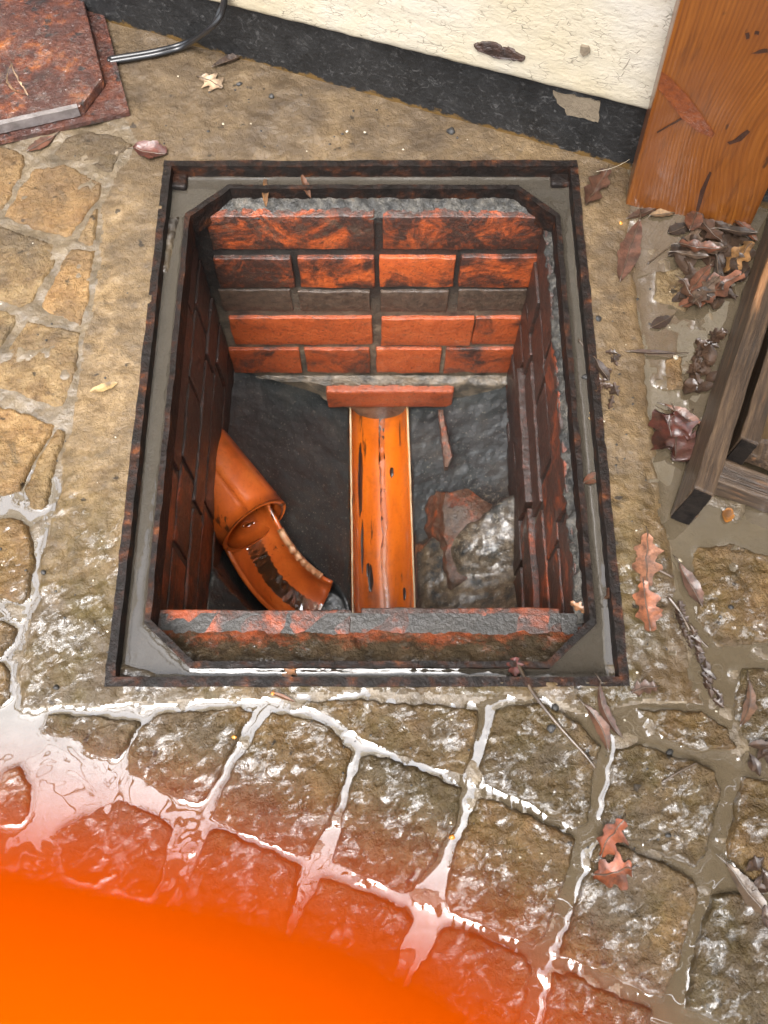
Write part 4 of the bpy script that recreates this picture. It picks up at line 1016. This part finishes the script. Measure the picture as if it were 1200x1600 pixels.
def m_old():
    ms = []
    for nm, d in (('weathered_plank', fd), ('weathered_cross_plank', None)):
        N = NT(nm); ang = math.atan2(d.y, d.x) if d else math.atan2((G(1205, 803) - G(1095, 764)).y, (G(1205, 803) - G(1095, 764)).x)
        lv = N.vec((1, 1, 1), (0, 0, -ang)); v = N.vec((.05, 1, 1), src=lv)
        a = N.noise(150, 5, .75, 0, v); b = N.noise(30, 4, .7, .3, N.vec((.14, 1, 1), src=lv))
        c = N.ramp(a, [(.3, (.014, .009, .006)), (.47, (.055, .032, .017)), (.62, (.115, .070, .037)), (.8, (.18, .115, .065))])
        c = N.mix(N.ramp(b, [(.56, 0.), (.64, .85)]), c, N.ramp(a, [(.3, (.10, .04, .014)), (.6, (.36, .17, .07)), (.8, (.46, .27, .14))]))
        N.bsdf(c, .6, N.bump(a, .9, .003), coat=.2, coat_rough=.15, spec=.3); ms.append(N.m)
    return ms
M['old'], M['oldx'] = m_old()
plank('plank', fa, fd, .62, .024, .078, -.002, M['old'], 1, cap=True)
o2 = fa + fd * .075 + fn * .030
plank('plank', o2, fd, .50, .022, .073, -.002, M['old'], 2, cap=True)
c0_, c1_ = G(1096, 764), G(1210, 806); xd = (c1_ - c0_).normalized(); xs_ = Vector((-xd.y, xd.x, 0))
plank('plank', c0_, xd, .34, .030, .028, -.002, M['oldx'], 3, side=xs_)
M['wetply'] = m_simple('wet_brown_ply', [(.3, (.06, .030, .007)), (.55, (.115, .062, .016)), (.8, (.15, .09, .03))], 30, .35, (.4, .002, 90), .8, vec=((.25, 1, 1), (0, 0, -.2)))
i0 = G(1150, 708, .012); 
bm = prism_bm([i0, i0 + xd * .3, i0 + xd * .3 + fd * .22, i0 + fd * .22], [p + Vector((0, 0, .012)) for p in (i0, i0 + xd * .3, i0 + xd * .3 + fd * .22, i0 + fd * .22)])
from_bm('base_board', bm, M['wetply'], tf)
s0 = G(1162, 722, .016)
bm = prism_bm([s0 + xd * a + fd * b for a, b in ((0, 0), (.06, .0), (.06, .034), (.004, .03))], [s0 + xd * a + fd * b + Vector((0, 0, .014)) for a, b in ((0.002, 0.002), (.06, .002), (.06, .032), (.006, .028))]); subdiv(bm, .006); rough(bm, .003, 80, 5)
tag(from_bm('bark_chip', bm, M['old']), 'grey weathered chunk of wood lying between the two planks', 'wood chip')

# ------------------------------------------------------------------ leaves
def hz(x, y):
    i, j = int(round((y - gy0) / STEP)), int(round((x - gx0) / STEP))
    if FX0 + .006 < x < FX1 - .006 and FY0 + .006 < y < FY1 - .006: return -.0180
    return max(float(total[min(max(i, 0), ny), min(max(j, 0), nx)]), WL)
OUT = {
 'lance': lambda t: (math.sin(math.pi * t) ** .9) * (1 - .35 * t),
 'oval': lambda t: math.sin(math.pi * t) ** .6,
 'oak': lambda t: (.25 + .75 * math.sin(math.pi * min(1, t * 1.02)) ** .7) * (.76 + .24 * math.cos(t * 19)) if t < .97 else .1,
 'maple': lambda t: math.sin(math.pi * t) ** .5 * (.72 + .28 * math.cos(t * 19 + 1.)),
}
def leaf(px, py, length, width, ang, kind, col, label, curl=.25, fold=.25, crump=.0, lift=.0012, z=None, group=None, stem=True, cat='leaf', seed=None, bend_=0.0):
    """length and width in photo pixels, ang in degrees on the photo (0 = right, 90 = up)"""
    seed = seed if seed is not None else random.randint(0, 9999)
    p = G(px, py, 0); zz = hz(p.x, p.y) if z is None else z; p = G(px, py, zz)
    q = G(px + 10 * math.cos(math.radians(ang)), py - 10 * math.sin(math.radians(ang)), zz) - p
    per = q.length / 10; d = q.normalized(); s = Vector((-d.y, d.x, 0)); Lm, Wm = length * per, width * per * .5
    nl, nw = 22, 8; V, Q = [], []; sv_ = Vector((seed * .37, seed * .11, 0))
    for i in range(nl + 1):
        t = i / nl; wv = OUT[kind](t) * Wm * (1 + .18 * mn.noise(Vector((t * 6, seed, 0))))
        for k in range(-nw // 2, nw // 2 + 1):
            r = k / (nw / 2)
            ww = wv * r * (1 + .3 * mn.noise(Vector((t * 14, r, seed))) * abs(r))
            a = ww
            x = (t - .5) * Lm; bz = bend_ * Lm * (4 * (t - .5) ** 2 - 1)
            zc = abs(a) * fold * .7 + .7 * curl * Lm * (t - .5) ** 2 * .9 + curl * .35 * abs(r) ** 2 * Wm
            v = p + d * x + s * (a + bz) + Vector((0, 0, zc))
            v += (mn.noise_vector(v * 70 + sv_) * .75 + mn.noise_vector(v * 150 + sv_) * .06) * Wm * (crump * .6 + .02)
            V.append(v)
    for i in range(nl):
        for k in range(nw): Q.append((i * (nw + 1) + k, i * (nw + 1) + k + 1, (i + 1) * (nw + 1) + k + 1, (i + 1) * (nw + 1) + k))
    # rest it on what lies below
    lo = min(v.z - hz(v.x, v.y) if z is None else v.z - zz for v in V)
    for v in V: v.z += lift - lo if lo < 0 or lo > .002 else 0
    # a second skin gives the blade its thickness
    n0 = len(V); V += [v - Vector((0, 0, .00028)) for v in V]; Q += [tuple(n0 + i for i in reversed(f)) for f in Q[:]]
    o = from_np('leaf', V, Q, M['leaf']); o.color = (*col, 1)
    tag(o, label, cat, group)
    if stem:
        a = V[nl * (nw + 1) + nw // 2]; e = a + d * Lm * .16 + s * Lm * .03
        e.z = max(a.z - .002, (hz(e.x, e.y) if z is None else zz) + .0008)
        st_ = from_bm('stalk', tube_bm([a - d * Lm * .05, a, (a + e) / 2 + Vector((0, 0, .0008)), e], [.0007, .0008, .0007, .0006], 5), M['twig'], o, True)
        V2 = [V[i * (nw + 1) + nw // 2] + Vector((0, 0, .0004)) for i in range(0, nl + 1, 2)]
        from_bm('midrib', tube_bm(V2, .0006, 5), M['twig'], o, True)
    return o
DK, BR, RD, PK, OR, PL = (.045, .022, .016), (.10, .050, .030), (.11, .028, .016), (.33, .17, .115), (.30, .10, .035), (.62, .52, .42)
leaf(332, 130, 40, 34, 150, 'maple', PL, 'small pale cream ragged leaf on the concrete near the wall', .15, .1, .3)
leaf(236, 240, 56, 32, 170, 'oval', (.12, .028, .018), 'dark red curled leaf at the top left corner of the frame', .5, .5, .5)
leaf(66, 226, 52, 24, 30, 'lance', (.13, .055, .035), 'brown pointed leaf under the near edge of the rusty cover', .1, .1, .1)
leaf(33, 128, 58, 17, 118, 'lance', (.42, .32, .24), 'pale curled leaf lying on the rusty cover plate', .2, .5, .2, z=.0178, bend_=-.14)
leaf(163, 607, 46, 14, 18, 'oval', (.62, .48, .25), 'pale yellow narrow leaf on the left concrete band', .08, .2, .05, stem=False)
leaf(983, 393, 104, 32, 72, 'lance', (.14, .07, .055), 'long brown pointed leaf on the concrete below the timber post', .12, .35, .15)
leaf(930, 298, 62, 30, 60, 'maple', (.10, .05, .035), 'curled brown leaf outside the top right corner of the frame', .5, .6, .5)
leaf(1003, 335, 55, 16, 20, 'lance', (.09, .045, .03), 'dark brown leaf against the foot of the post', .2, .5, .3)
leaf(1034, 336, 42, 15, 8, 'oval', (.34, .25, .16), 'tan rolled leaf against the foot of the post', .2, .7, .2)
leaf(1018, 554, 86, 9, -2, 'lance', (.06, .03, .02), 'thin dark rolled leaf lying across the muddy concrete', .1, .9, .2)
leaf(1009, 876, 78, 46, 88, 'oak', (.36, .18, .12), 'pinkish brown lobed leaf, upper of the pair right of the frame', .12, .15, .35)
leaf(1009, 948, 80, 46, 100, 'oak', (.36, .14, .075), 'orange brown lobed leaf, lower of the pair right of the frame', .12, .15, .35)
leaf(1076, 915, 82, 26, 118, 'lance', (.16, .09, .075), 'brown crumpled narrow leaf right of the two lobed leaves', .15, .5, .6)
leaf(928, 650, 26, 16, 80, 'maple', (.70, .58, .36), 'cream yellow leaf scrap on the right side of the frame', .2, .2, .2, z=-.0178, stem=False)
leaf(926, 748, 34, 16, 28, 'oval', (.20, .075, .04), 'small brown leaf in the right frame channel', .2, .4, .2, z=-.0182)
leaf(453, 1053, 30, 24, 60, 'maple', (.62, .30, .12), 'orange leaf scrap floating in the front frame channel', .1, .2, .3, z=-.0182, stem=False)
leaf(962, 922, 52, 22, 40, 'maple', (.09, .038, .026), 'dark curled leaf stuck on the right frame edge near the front', .5, .5, .5, z=-.008)
leaf(928, 1138, 84, 26, 118, 'lance', (.15, .075, .05), 'long brown curled leaf below the front right frame corner', .2, .6, .2, bend_=.10)
leaf(953, 1110, 96, 20, 112, 'lance', (.12, .055, .04), 'narrow dark leaf behind the long curled leaf at the frame corner', .2, .6, .25, bend_=-.12)
leaf(952, 1310, 66, 44, 60, 'maple', (.30, .085, .035), 'orange brown ragged leaf, upper piece on the right hand setts', .3, .3, .6)
leaf(955, 1362, 70, 56, 10, 'maple', (.34, .10, .04), 'orange brown broad leaf lying across a wet joint of the setts', .3, .3, .6)
leaf(1163, 1392, 116, 38, 128, 'lance', (.13, .10, .075), 'long grey brown leaf at the right edge of the setts', .12, .3, .25)
leaf(1160, 1098, 76, 22, 80, 'lance', (.15, .085, .055), 'brown curved leaf in the muddy water at the right edge', .2, .6, .2, bend_=.12)
leaf(1050, 685, 84, 66, 100, 'oval', (.09, .022, .016), 'large crumpled dark red leaf beside the end of the plank', .45, .4, 1.0)
leaf(1066, 652, 70, 24, 150, 'lance', (.24, .10, .055), 'curled orange brown leaf behind the crumpled dark red leaf', .5, .6, .4)
leaf(1106, 462, 104, 40, 28, 'oak', (.28, .13, .09), 'ragged pinkish brown leaf leaning on the plank', .3, .4, .6)
leaf(1150, 408, 64, 30, 50, 'maple', (.32, .19, .08), 'yellowish torn leaf on the litter beside the plank', .4, .4, .6)
leaf(1032, 505, 36, 18, 28, 'oval', (.03, .018, .014), 'black sodden leaf in the brown puddle left of the plank', .1, .3, .2)
leaf(905, 950, 34, 18, 150, 'maple', (.45, .26, .16), 'pale leaf scrap on the front right corner of the ledge', .4, .3, .5, z=-.036, stem=False)
leaf(914, 990, 36, 28, 20, 'maple', (.25, .075, .045), 'red brown leaf scrap on the front ledge corner', .3, .3, .5, z=-.034, stem=False)
leaf(889, 1018, 40, 22, 40, 'oval', (.28, .19, .14), 'greyish tan leaf on the front ledge beside the channel', .1, .2, .3, z=-.030, stem=False)
leaf(805, 1042, 32, 26, 90, 'maple', (.13, .03, .03), 'dark red leaf caught on the front rim by the twig', .3, .4, .6, z=-.013, stem=False)
leaf(415, 300, 52, 9, 92, 'lance', (.28, .16, .08), 'tan straw leaf hanging over the back rim', .1, .6, .2, z=-.020, stem=False)
leaf(478, 292, 44, 10, 110, 'lance', (.14, .07, .045), 'dark shrivelled leaf on the back rim', .3, .6, .5, z=-.016, stem=False)
leaf(442, 1090, 46, 8, -22, 'lance', (.24, .10, .04), 'orange brown splinter leaf in front of the frame', .1, .9, .1, stem=False)
leaf(1186, 858, 20, 14, 60, 'oval', (.6, .27, .03), 'tiny orange leaf floating by the cross plank', .2, .2, .2, stem=False) if False else None
leaf(1136, 806, 24, 16, 70, 'oval', (.55, .24, .03), 'small bright orange leaf in the water below the cross plank', .3, .3, .2, stem=False)
leaf(940, 580, 40, 16, 120, 'lance', (.05, .03, .022), 'black rotted leaf against the right frame edge', .3, .5, .6)
leaf(1002, 1078, 40, 24, 10, 'maple', (.16, .10, .085), 'shrivelled grey brown leaf at the front right frame corner', .4, .4, .8)
leaf(362, 95, 66, 16, 24, 'lance', (.05, .03, .02), 'dark rolled leaf lying against the black plinth', .25, .7, .3)
leaf(62, 1330, 60, 10, 10, 'lance', (.05, .03, .02), 'thin dark leaf in the puddle at the lower left', .1, .8, .1) if False else None
# sodden litter heaped between post and plank
rl = random.Random(5)
def join_stuff(name, obs, m, col=None):
    bm = bmesh.new()
    for o in obs:
        for q in [o] + list(o.children): bm.from_mesh(q.data)
    for o in obs:
        for q in list(o.children): bpy.data.objects.remove(q)
        bpy.data.objects.remove(o)
    me = bpy.data.meshes.new(name); bm.to_mesh(me); bm.free(); o = link_mesh(name, me, m, None, True)
    if col: o.color = (*col, 1)
    o['kind'] = 'stuff'; return o
def heap_xy(t):
    px = 1075 + 95 * rl.random() - 20 * (1 - t); py = 352 + 112 * t
    if px > 1190 - (py - 352) * .36: px = 1185 - (py - 352) * .38 - 40 * rl.random()
    return px, py
deep = []
for k in range(26):
    px, py = heap_xy(rl.random()); deep.append(leaf(px, py, rl.uniform(34, 64), rl.uniform(14, 28), rl.uniform(0, 180), rl.choice(['lance', 'oval', 'maple']), DK, 'x', rl.uniform(.05, .2), .2, .5, stem=False))
join_stuff('leaf_litter', deep, M['leaf'], (.05, .032, .022))
TONES = [('black', (.026, .02, .017)), ('dark brown', (.075, .040, .026)), ('reddish brown', (.16, .062, .034)), ('greyish', (.15, .115, .095))]
SHAPES = [('narrow pointed', 'lance', 60, 17), ('broad ragged', 'maple', 56, 30), ('small oval', 'oval', 38, 22)]
PLACES = [('at the foot of the post', 1060, 1165, 350, 372), ('in the middle of the litter heap', 1070, 1150, 385, 420), ('at the lower end of the litter heap', 1075, 1135, 430, 475)]
q = 0
for pn_, xa, xb, ya, yb in PLACES:
    for sn, sk, sl_, sw_ in SHAPES:
        for tn, tcol in (TONES[q % 4], TONES[(q + 2) % 4]):
            leaf(rl.uniform(xa, xb), rl.uniform(ya, yb), sl_ * rl.uniform(.85, 1.2), sw_ * rl.uniform(.8, 1.2), rl.uniform(0, 180), sk, tcol, '%s %s wet leaf %s' % (tn, sn, pn_), rl.uniform(.05, .25), rl.uniform(.1, .35), rl.uniform(.2, .5), lift=.002 + .008 * rl.random(), group='sodden leaves heaped by the post')
        q += 1
crumbs = []
for k in range(22):
    px, py = rl.uniform(1085, 1118), rl.uniform(520, 620); px += (570 - py) * .3
    crumbs.append(leaf(px, py, rl.uniform(18, 36), rl.uniform(10, 20), rl.uniform(0, 180), rl.choice(['oval', 'maple']), DK, 'x', .3, .4, .8, stem=False))
for k in range(26):
    t = k / 25; px, py = 1060 + 62 * t + rl.uniform(-8, 8), 950 + 150 * t + rl.uniform(-5, 5)
    crumbs.append(leaf(px, py, rl.uniform(16, 32), rl.uniform(9, 16), rl.uniform(95, 150), rl.choice(['lance', 'maple']), DK, 'x', .4, .5, .8, stem=False))
for k in range(14):
    px, py = rl.uniform(1172, 1200), rl.uniform(1160, 1195) if k < 6 else rl.uniform(1340, 1440)
    crumbs.append(leaf(px, py, rl.uniform(24, 44), rl.uniform(12, 20), rl.uniform(0, 180), 'lance', DK, 'x', .3, .5, .7, stem=False))
for k in range(14):
    px, py = rl.uniform(932, 965), rl.uniform(545, 640)
    crumbs.append(leaf(px, py, rl.uniform(12, 24), rl.uniform(7, 12), rl.uniform(0, 180), 'maple', DK, 'x', .3, .5, .8, stem=False))
join_stuff('leaf_crumbs', crumbs, M['leaf'], (.07, .042, .028))

# ------------------------------------------------------------------ twigs, pebbles, grit
def twig(pxs, r, label, m='twig', n=7, z=None):
    P_ = []
    for x, y in pxs:
        p = G(x, y, 0); zz = (hz(p.x, p.y) if z is None else z) + r; P_.append(G(x, y, zz))
    sp_ = cr_spline(P_, 5); rr = [r * (1 - .45 * i / len(sp_)) * (1 + .2 * mn.noise(Vector((i * .8, r * 999, 0)))) for i in range(len(sp_))]
    return tag(from_bm('twig', tube_bm(sp_, rr, n), M[m], None, True), label, 'twig')
twig([(806, 1030), (830, 1078), (870, 1130), (915, 1180), (930, 1200)], .0022, 'long greenish twig crossing the front frame edge to the setts')
twig([(1044, 932), (1062, 955), (1078, 985)], .0022, 'short grey stick, upper end of the drift line')
twig([(1078, 985), (1092, 1008), (1106, 1012)], .0014, 'short grey stick in the drift line') if False else None
twig([(1078, 975), (1095, 1000), (1107, 1012)], .0013, 'thin pale straw in the drift line right of the lobed leaves')
twig([(1022, 886), (1052, 902)], .0022, 'small dark stick beside the pinkish lobed leaf')
twig([(904, 530), (922, 555), (938, 572)], .0013, 'thin twig over the right frame channel')
twig([(1035, 1222), (1062, 1205), (1088, 1192)], .0012, 'thin brown twig on the middle right sett')
twig([(1012, 412), (1030, 398), (1046, 386)], .0010, 'thin dark twig by the sodden leaf heap')
twig([(1083, 640), (1060, 655), (1040, 660)], .0011, 'thin stalk over the crumpled red leaf')
twig([(932, 268), (958, 262), (985, 248), (998, 232)], .0004, 'fine white thread between the frame corner and the post', 'pale_stone', 5, .012)
def pebble(px, py, r, m, label, group=None, z=None):
    p = G(px, py, 0); zz = hz(p.x, p.y) if z is None else z; per = (G(px + 1, py, zz) - G(px, py, zz)).length; R_ = r * per * .72
    bm = bmesh.new(); bmesh.ops.create_icosphere(bm, subdivisions=2, radius=R_); s = Vector((rl.uniform(.8, 1.3), rl.uniform(.8, 1.2), rl.uniform(.55, .8)))
    sd_ = rl.uniform(0, 99)
    for v in bm.verts: v.co = Vector((v.co.x * s.x, v.co.y * s.y, v.co.z * s.z)) * (1 + .55 * mn.noise(v.co / R_ + Vector((sd_, 0, 0)))) + G(px, py, zz) + Vector((0, 0, R_ * .35))
    return tag(from_bm('pebble', bm, M[m], None, True), label, 'pebble', group)
for a in ((866, 1106, 9, 'stone', 'round black pebble on the sett beside the twig'), (862, 1138, 8, 'stone', 'black pebble below the round one beside the twig'), (1046, 1176, 7, 'stone', 'shiny black bead on the middle right sett'), (1142, 949, 6, 'stone', 'black bead on the tan patch in the muddy water'), (150, 188, 7, 'stone', 'dark pebble by the corner of the rusty cover'), (640, 270, 9, 'stone', 'dark lump on the back frame channel'), (374, 132, 5, 'stone', 'small black bead on the concrete right of the cream leaf'), (424, 152, 7, 'stone', 'dark bead on the concrete below the wall'), (704, 206, 8, 'stone', 'dark crumb near the black plinth'), (68, 895, 6, 'stone', 'dark pebble on the left concrete band'), (88, 1074, 6, 'stone', 'round dark pebble at the lower left of the band'), (1056, 559, 5, 'pale_stone', 'white pebble at the end of the thin dark leaf'), (1062, 876, 5, 'pale_stone', 'white pebble above the brown crumpled leaf'), (970, 349, 4, 'orange_grit', 'bright orange crumb below the timber post'), (427, 1083, 5, 'orange_grit', 'yellow crumb at the front edge of the frame'), (706, 1308, 6, 'orange_grit', 'yellow crumb in the joint between setts'), (366, 1152, 5, 'orange_grit', 'yellow crumb beside the long joint'), (1044, 1305, 6, 'stone', 'dark crumb on the right sett'), (935, 498, 6, 'stone', 'dark bead outside the right frame edge'), (915, 590, 7, 'stone', 'dark crumb on the frame beside the rim')):
    pebble(*a)
grit = []
for k in range(170):
    px, py = rl.choice([(rl.uniform(0, 230), rl.uniform(230, 1050)), (rl.uniform(230, 900), rl.uniform(110, 240)), (rl.uniform(940, 1060), rl.uniform(420, 1080)), (rl.uniform(400, 1200), rl.uniform(1100, 1400))])
    if 215 < px < 930 and 240 < py < 1080: continue
    if (G(px, py) - A).dot(wn) < .02: continue
    grit.append(pebble(px, py, rl.uniform(1.3, 3.0), 'stone', 'x'))
n3 = len(grit) * 2 // 3
join_stuff('dark_grit', grit[:n3], M['stone']); join_stuff('pale_grit', grit[n3:], M['pale_stone'])

# ------------------------------------------------------------------ gloved hand at the lower edge of the lens
def skin(name, verts, edges, radii, m, sub=2):
    me = bpy.data.meshes.new(name); me.from_pydata([tuple(v) for v in verts], edges, [])
    o = bpy.data.objects.new(name, me); COL.objects.link(o); me.materials.append(m)
    md = o.modifiers.new('skin', 'SKIN'); md.use_smooth_shade = True
    for i, r in enumerate(radii): me.skin_vertices[0].data[i].radius = (r, r)
    me.skin_vertices[0].data[0].use_root = True
    s = o.modifiers.new('sub', 'SUBSURF'); s.levels = sub; s.render_levels = sub
    return o
fw = Vector((0, CT, -ST)); upv = Vector((0, ST, CT)); rt = Vector((1, 0, 0))
def cv(px, py, d): return CAM + fw * d + rt * ((px - PX) / F * d) - upv * ((py - PY) / F * d)
D0 = .0165
hand = []
tip = cv(1120, 2400, D0)
hv = [tip, tip + rt * -.009 + upv * .0016, tip + rt * -.026 + upv * .0022 + fw * .002, tip + rt * -.050 + upv * -.012 + fw * .002, tip + rt * -.082 + upv * -.030 - fw * .012]
he = [(0, 1), (1, 2), (2, 3), (3, 4)]; hr = [.0092, .0120, .0130, .0138, .0140]
palm = tip + rt * -.098 + upv * -.062 - fw * .020
hv.append(palm); he.append((4, 5)); hr.append(.020)
k0 = 5
wrist = palm + rt * -.024 + upv * -.062 - fw * .008; fore = wrist + rt * -.06 + upv * -.13 - fw * .03; el = fore + rt * -.05 + upv * -.10 - fw * .04
for v, r in ((wrist, .026), (fore, .036), (el, .040)): hv.append(v); he.append((len(hv) - 2, len(hv) - 1)); hr.append(r)
for fi, (dx, ln) in enumerate(((.020, 1.0), (.040, .93), (.058, .78))):
    b = palm + rt * (.012 - .006 * fi) - upv * (dx * .8) + fw * (.004 * fi)
    hv.append(b); he.append((k0, len(hv) - 1)); hr.append(.0125)
    for (a, c, e), r in (((.030, -.006, .020), .0115), ((.028, -.004, .006), .0108), ((.022, -.002, -.012), .0098)):
        hv.append(hv[-1] + (rt * a - upv * -c + fw * e) * ln); he.append((len(hv) - 2, len(hv) - 1)); hr.append(r)
b = palm + upv * .022 - fw * .020 + rt * .006; hv.append(b); he.append((k0, len(hv) - 1)); hr.append(.015)
for (a, c, e), r in (((.018, .026, -.014), .0125), ((.022, .016, -.006), .0108)):
    hv.append(hv[-1] + rt * a + upv * c + fw * e); he.append((len(hv) - 2, len(hv) - 1)); hr.append(r)
gh = skin('gloved_hand', hv, he, hr, M['glove']); tag(gh, 'bright orange gloved fingertip, blurred and very close along the lower edge', 'hand')

# ------------------------------------------------------------------ bare tree overhanging from the left (seen mirrored in the puddle)
tree = empty('bare_tree', (-2.7, -.5, 0)); tag(tree, 'bare winter tree whose branches reach over the yard on the left', 'tree')
rt_ = random.Random(11)
tb, lb_ = bmesh.new(), bmesh.new()
tube_bm([(-2.7, -.5, -.1), (-2.6, -.45, 1.4), (-2.4, -.3, 2.9)], [.16, .13, .11], 10, tb)
def grow(p, d, ln, r, lvl):
    pts_ = [p]; n = 5
    for i in range(n):
        d = (d + Vector((rt_.uniform(-.28, .28), rt_.uniform(-.28, .28), rt_.uniform(-.14, .2)))).normalized(); pts_.append(pts_[-1] + d * ln / n)
    tube_bm(pts_, [r * (1 - .5 * i / n) for i in range(n + 1)], 6 if lvl < 2 else 4, lb_, False)
    if lvl >= 4: return
    for k in range(4 if lvl < 2 else 3):
        i = rt_.randint(1, n); dd = (d + Vector((rt_.uniform(-1, 1), rt_.uniform(-1, 1), rt_.uniform(-.5, .6)))).normalized()
        grow(pts_[i], dd, ln * rt_.uniform(.5, .72), r * .5, lvl + 1)
for k in range(6):
    a = k * 1.05 + .2
    grow(Vector((-2.42, -.31, 2.3 + .1 * k)), Vector((math.cos(a) + .75, math.sin(a) + .35, .8)).normalized(), 2.2, .075, 1)
from_bm('trunk', tb, M['bark'], tree, True); tag(from_bm('crown', lb_, M['bark'], tree), kind='stuff')
